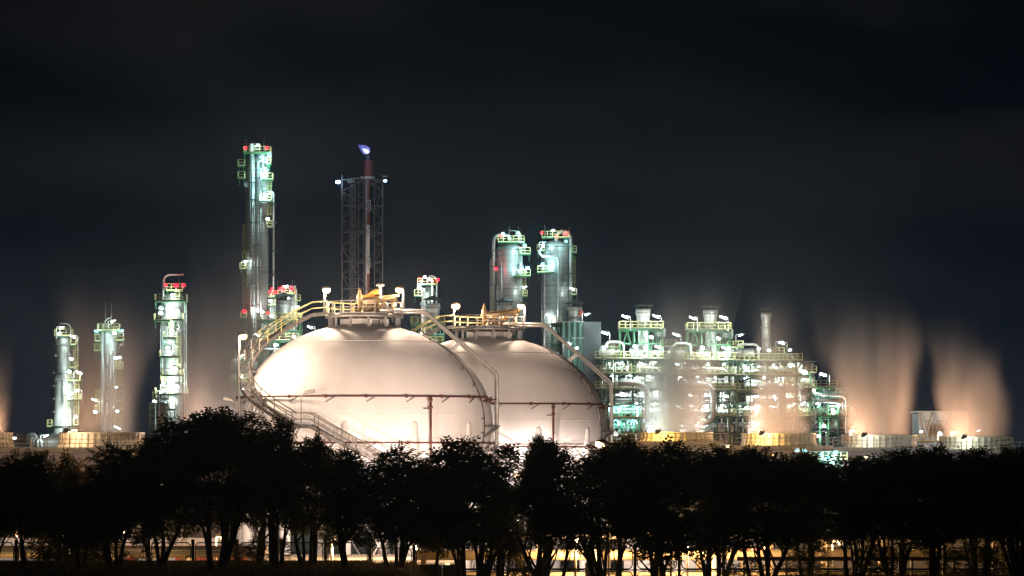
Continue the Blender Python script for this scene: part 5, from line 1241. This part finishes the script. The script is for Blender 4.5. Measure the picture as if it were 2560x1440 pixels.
LIT_CROWN = leaf_crown(TV[2][1], 2600, TV[2][0], 'crown', 'leaf_lit')
TRUNK = [trunk_mesh(random.Random(40 + k), n, s) for k, (n, s) in enumerate(((6, .34), (4, .28), (8, .42), (2, .2), (5, .3), (3, .35)))]
trees = [ # px, top py, width px, Y, crown variant, trunk variant, foot py, painted glow, label
 (-30, 1152, 230, 214, 0, 0, 1415, 0, 'dark leafy tree cut off by the left picture edge'),
 (72, 1136, 200, 210, 1, 3, 1415, 0, 'dark tree with a rounded top just inside the left picture edge'),
 (165, 1150, 190, 228, 2, 1, 1450, 1, 'tree with lamp glow painted into its olive leaves, farther back between the first dark trees'),
 (205, 1215, 200, 209, 5, 1, 1415, 0, 'low dark tree below the olive lit one'),
 (285, 1122, 190, 212, 3, 0, 1412, 0, 'dark tree with a narrow peaked top before the pump house'),
 (395, 1098, 190, 213, 4, 4, 1412, 0, 'open crowned tree with a lamp shining through, beside the tallest tree'),
 (530, 1035, 290, 210, 5, 2, 1410, 0, 'tallest and broadest tree, rising beside the front sphere'),
 (640, 1078, 130, 216, 0, 3, 1410, 0, 'dark tree just behind the tallest one, against the front sphere edge'),
 (700, 1056, 120, 211, 1, 1, 1412, 0, 'tall tree whose tip reaches the stair landing'),
 (775, 1094, 150, 214, 2, 4, 1412, 0, 'rounded tree hiding the foot of the staircase'),
 (868, 1130, 150, 210, 4, 5, 1414, 0, 'low tree just beyond the staircase foot'),
 (985, 1128, 220, 211, 3, 0, 1416, 0, 'wide low tree under the bright belly of the front sphere'),
 (1075, 1165, 170, 214, 5, 3, 1430, 0, 'low tree filling the gap before the many stemmed tree'),
 (1165, 1102, 250, 208, 0, 2, 1440, 0, 'broad tree with many thin stems before the sphere gap'),
 (1262, 1210, 130, 216, 5, 1, 1445, 0, 'lowest tree, under the glowing gap between the spheres'),
 (1372, 1112, 200, 210, 1, 4, 1445, 0, 'tree with wispy top before the farther sphere'),
 (1345, 1092, 80, 212, 4, 3, 1445, 0, 'thin feathery shoot standing before the farther sphere'),
 (1535, 1102, 250, 212, 2, 2, 1450, 0, 'dense tree at the far rim of the farther sphere'),
 (1660, 1122, 230, 209, 3, 5, 1450, 0, 'tree with forked trunks over the yellow stairs'),
 (1790, 1126, 220, 214, 5, 0, 1450, 0, 'tree before the gap between the amber cooling cells'),
 (1905, 1124, 220, 210, 0, 4, 1450, 0, 'tree below the second amber cooling cell'),
 (2010, 1138, 190, 216, 4, 1, 1450, 0, 'tree next to the blue white glow, spheres side'),
 (2130, 1150, 190, 211, 1, 2, 1450, 0, 'tree next to the blue white glow, far side'),
 (2235, 1126, 220, 213, 2, 4, 1450, 0, 'dark tree below the pale third cooling cell'),
 (2345, 1130, 210, 209, 3, 1, 1448, 0, 'dark tree between the two pale cooling cells'),
 (2450, 1130, 220, 212, 5, 0, 1445, 0, 'dark tree below the last pale cooling cell'),
 (2560, 1122, 230, 208, 0, 2, 1445, 0, 'dark tree cut off by the right picture edge')]
RT = random.Random(3)
for (px, py, w, Y, cv, tv, fy, ol, lab) in trees:
    bx = X(px, Y); bz = min(Z(fy, Y), BANK(bx) + .0) if Y < 221 else 1.5; bz = BANK(bx) if Y < 221 else 1.0
    top = Z(py, Y); h = top - bz; wm = w * Y / F
    t = thing('tree', lab, 'tree', (bx, Y, bz), 'row of trees in front of the fence' if Y < 221 else None)
    low = (.17 if px < 1100 else .24 if px < 1900 else .22) if w > 100 else .5
    cr_ = bpy.data.objects.new('crown', LIT_CROWN if ol else CROWN[cv]); COL.objects.link(cr_); cr_.parent = t
    ch = h * (1 - low) / .97; cr_.location = (0, 0, h - ch*.985); cr_.scale = (wm*1.55, wm*1.3, ch); cr_.rotation_euler = (0, 0, RT.uniform(0, 6.28))
    tk = bpy.data.objects.new('trunk', TRUNK[tv]); COL.objects.link(tk); tk.parent = t; tk.scale = (h*.8, h*.8, h*.86); tk.rotation_euler = (0, 0, RT.uniform(0, 6.28))
# undergrowth: shrubs in front of the fence, grass on the verge
SH = leaf_crown(random.Random(9), 700, [(0, 0, .4, .45, .4), (.2, .1, .55, .25, .3), (-.25, 0, .45, .22, .35)], 'foliage', 'leaf')
for k, (px, w, h, l) in enumerate(((345, 90, 1.1, 'low shrub at the foot of the open crowned tree'), (130, 110, 1.4, 'low shrub under the first dark trees'), (600, 100, 1.6, 'shrub growing into the fence beside the tallest tree'), (672, 120, 2.0, 'tall shrub below the stair landing'), (1130, 80, .9, 'small shrub before the many stemmed tree'), (1305, 90, 1.6, 'shrub hiding the lower fence by the yellow stairs'), (1860, 120, 1.9, 'shrub beside the small canopy'), (2020, 150, 1.5, 'wide shrub under the blue white glow'), (2200, 150, 1.6, 'wide shrub in front of the red pipe'), (2400, 190, 2.0, 'thick shrub near the right picture corner'), (2530, 190, 2.4, 'thickest shrub filling the right picture corner'))):
    Y = 209 + (k % 4); bx = X(px, Y); t = thing('shrub', l, 'shrub', (bx, Y, BANK(bx) - .1), 'shrubs along the fence')
    o = bpy.data.objects.new('foliage', SH); COL.objects.link(o); o.parent = t; o.scale = (w*Y/F, w*Y/F, h + (.9 if px > 1000 else .2)); o.rotation_euler = (0, 0, k)
b = MB(); rg = random.Random(4)
for i in range(26000):
    x = rg.uniform(-31, 31); y = rg.uniform(195, 220.5); z = BANK(x); h = rg.uniform(.10, .34) * (1.5 if rg.random() < .06 else 1); a = rg.uniform(0, pi); w = rg.uniform(.012, .03)
    lx_, ly_ = rg.uniform(-.12, .12), rg.uniform(-.12, .12); k = len(b.v)
    b.v += [(x - w*cos(a), y - w*sin(a), z - .02), (x + w*cos(a), y + w*sin(a), z - .02), (x + lx_, y + ly_, z + h)]; b.f.append((k, k+1, k+2)); b.sm.append(False)
o = b.build('grass', 'grass', org=Vector((0, 205, 5))); tag(o, 'dim dry grass along the verge under the trees', None, kind='stuff')

# ------------------------------------------------------------ damp night air
HD = .00005
m = bpy.data.materials.new('night_air'); m.use_nodes = True; t_ = m.node_tree; t_.nodes.clear()
v_ = N(t_, 'ShaderNodeVolumePrincipled'); v_.inputs['Color'].default_value = (.72, .88, 1, 1); v_.inputs['Density'].default_value = HD; v_.inputs['Anisotropy'].default_value = .9
o_ = N(t_, 'ShaderNodeOutputMaterial'); L(t_, v_.outputs[0], o_.inputs['Volume']); MATS['night_air'] = m
b = MB(); b.box((-260, -8, -1), (260, 760, 82)); o = b.build('haze', 'night_air', org=Vector((0, 0, -1))); tag(o, 'thin damp night air over the whole plant', None, kind='stuff')
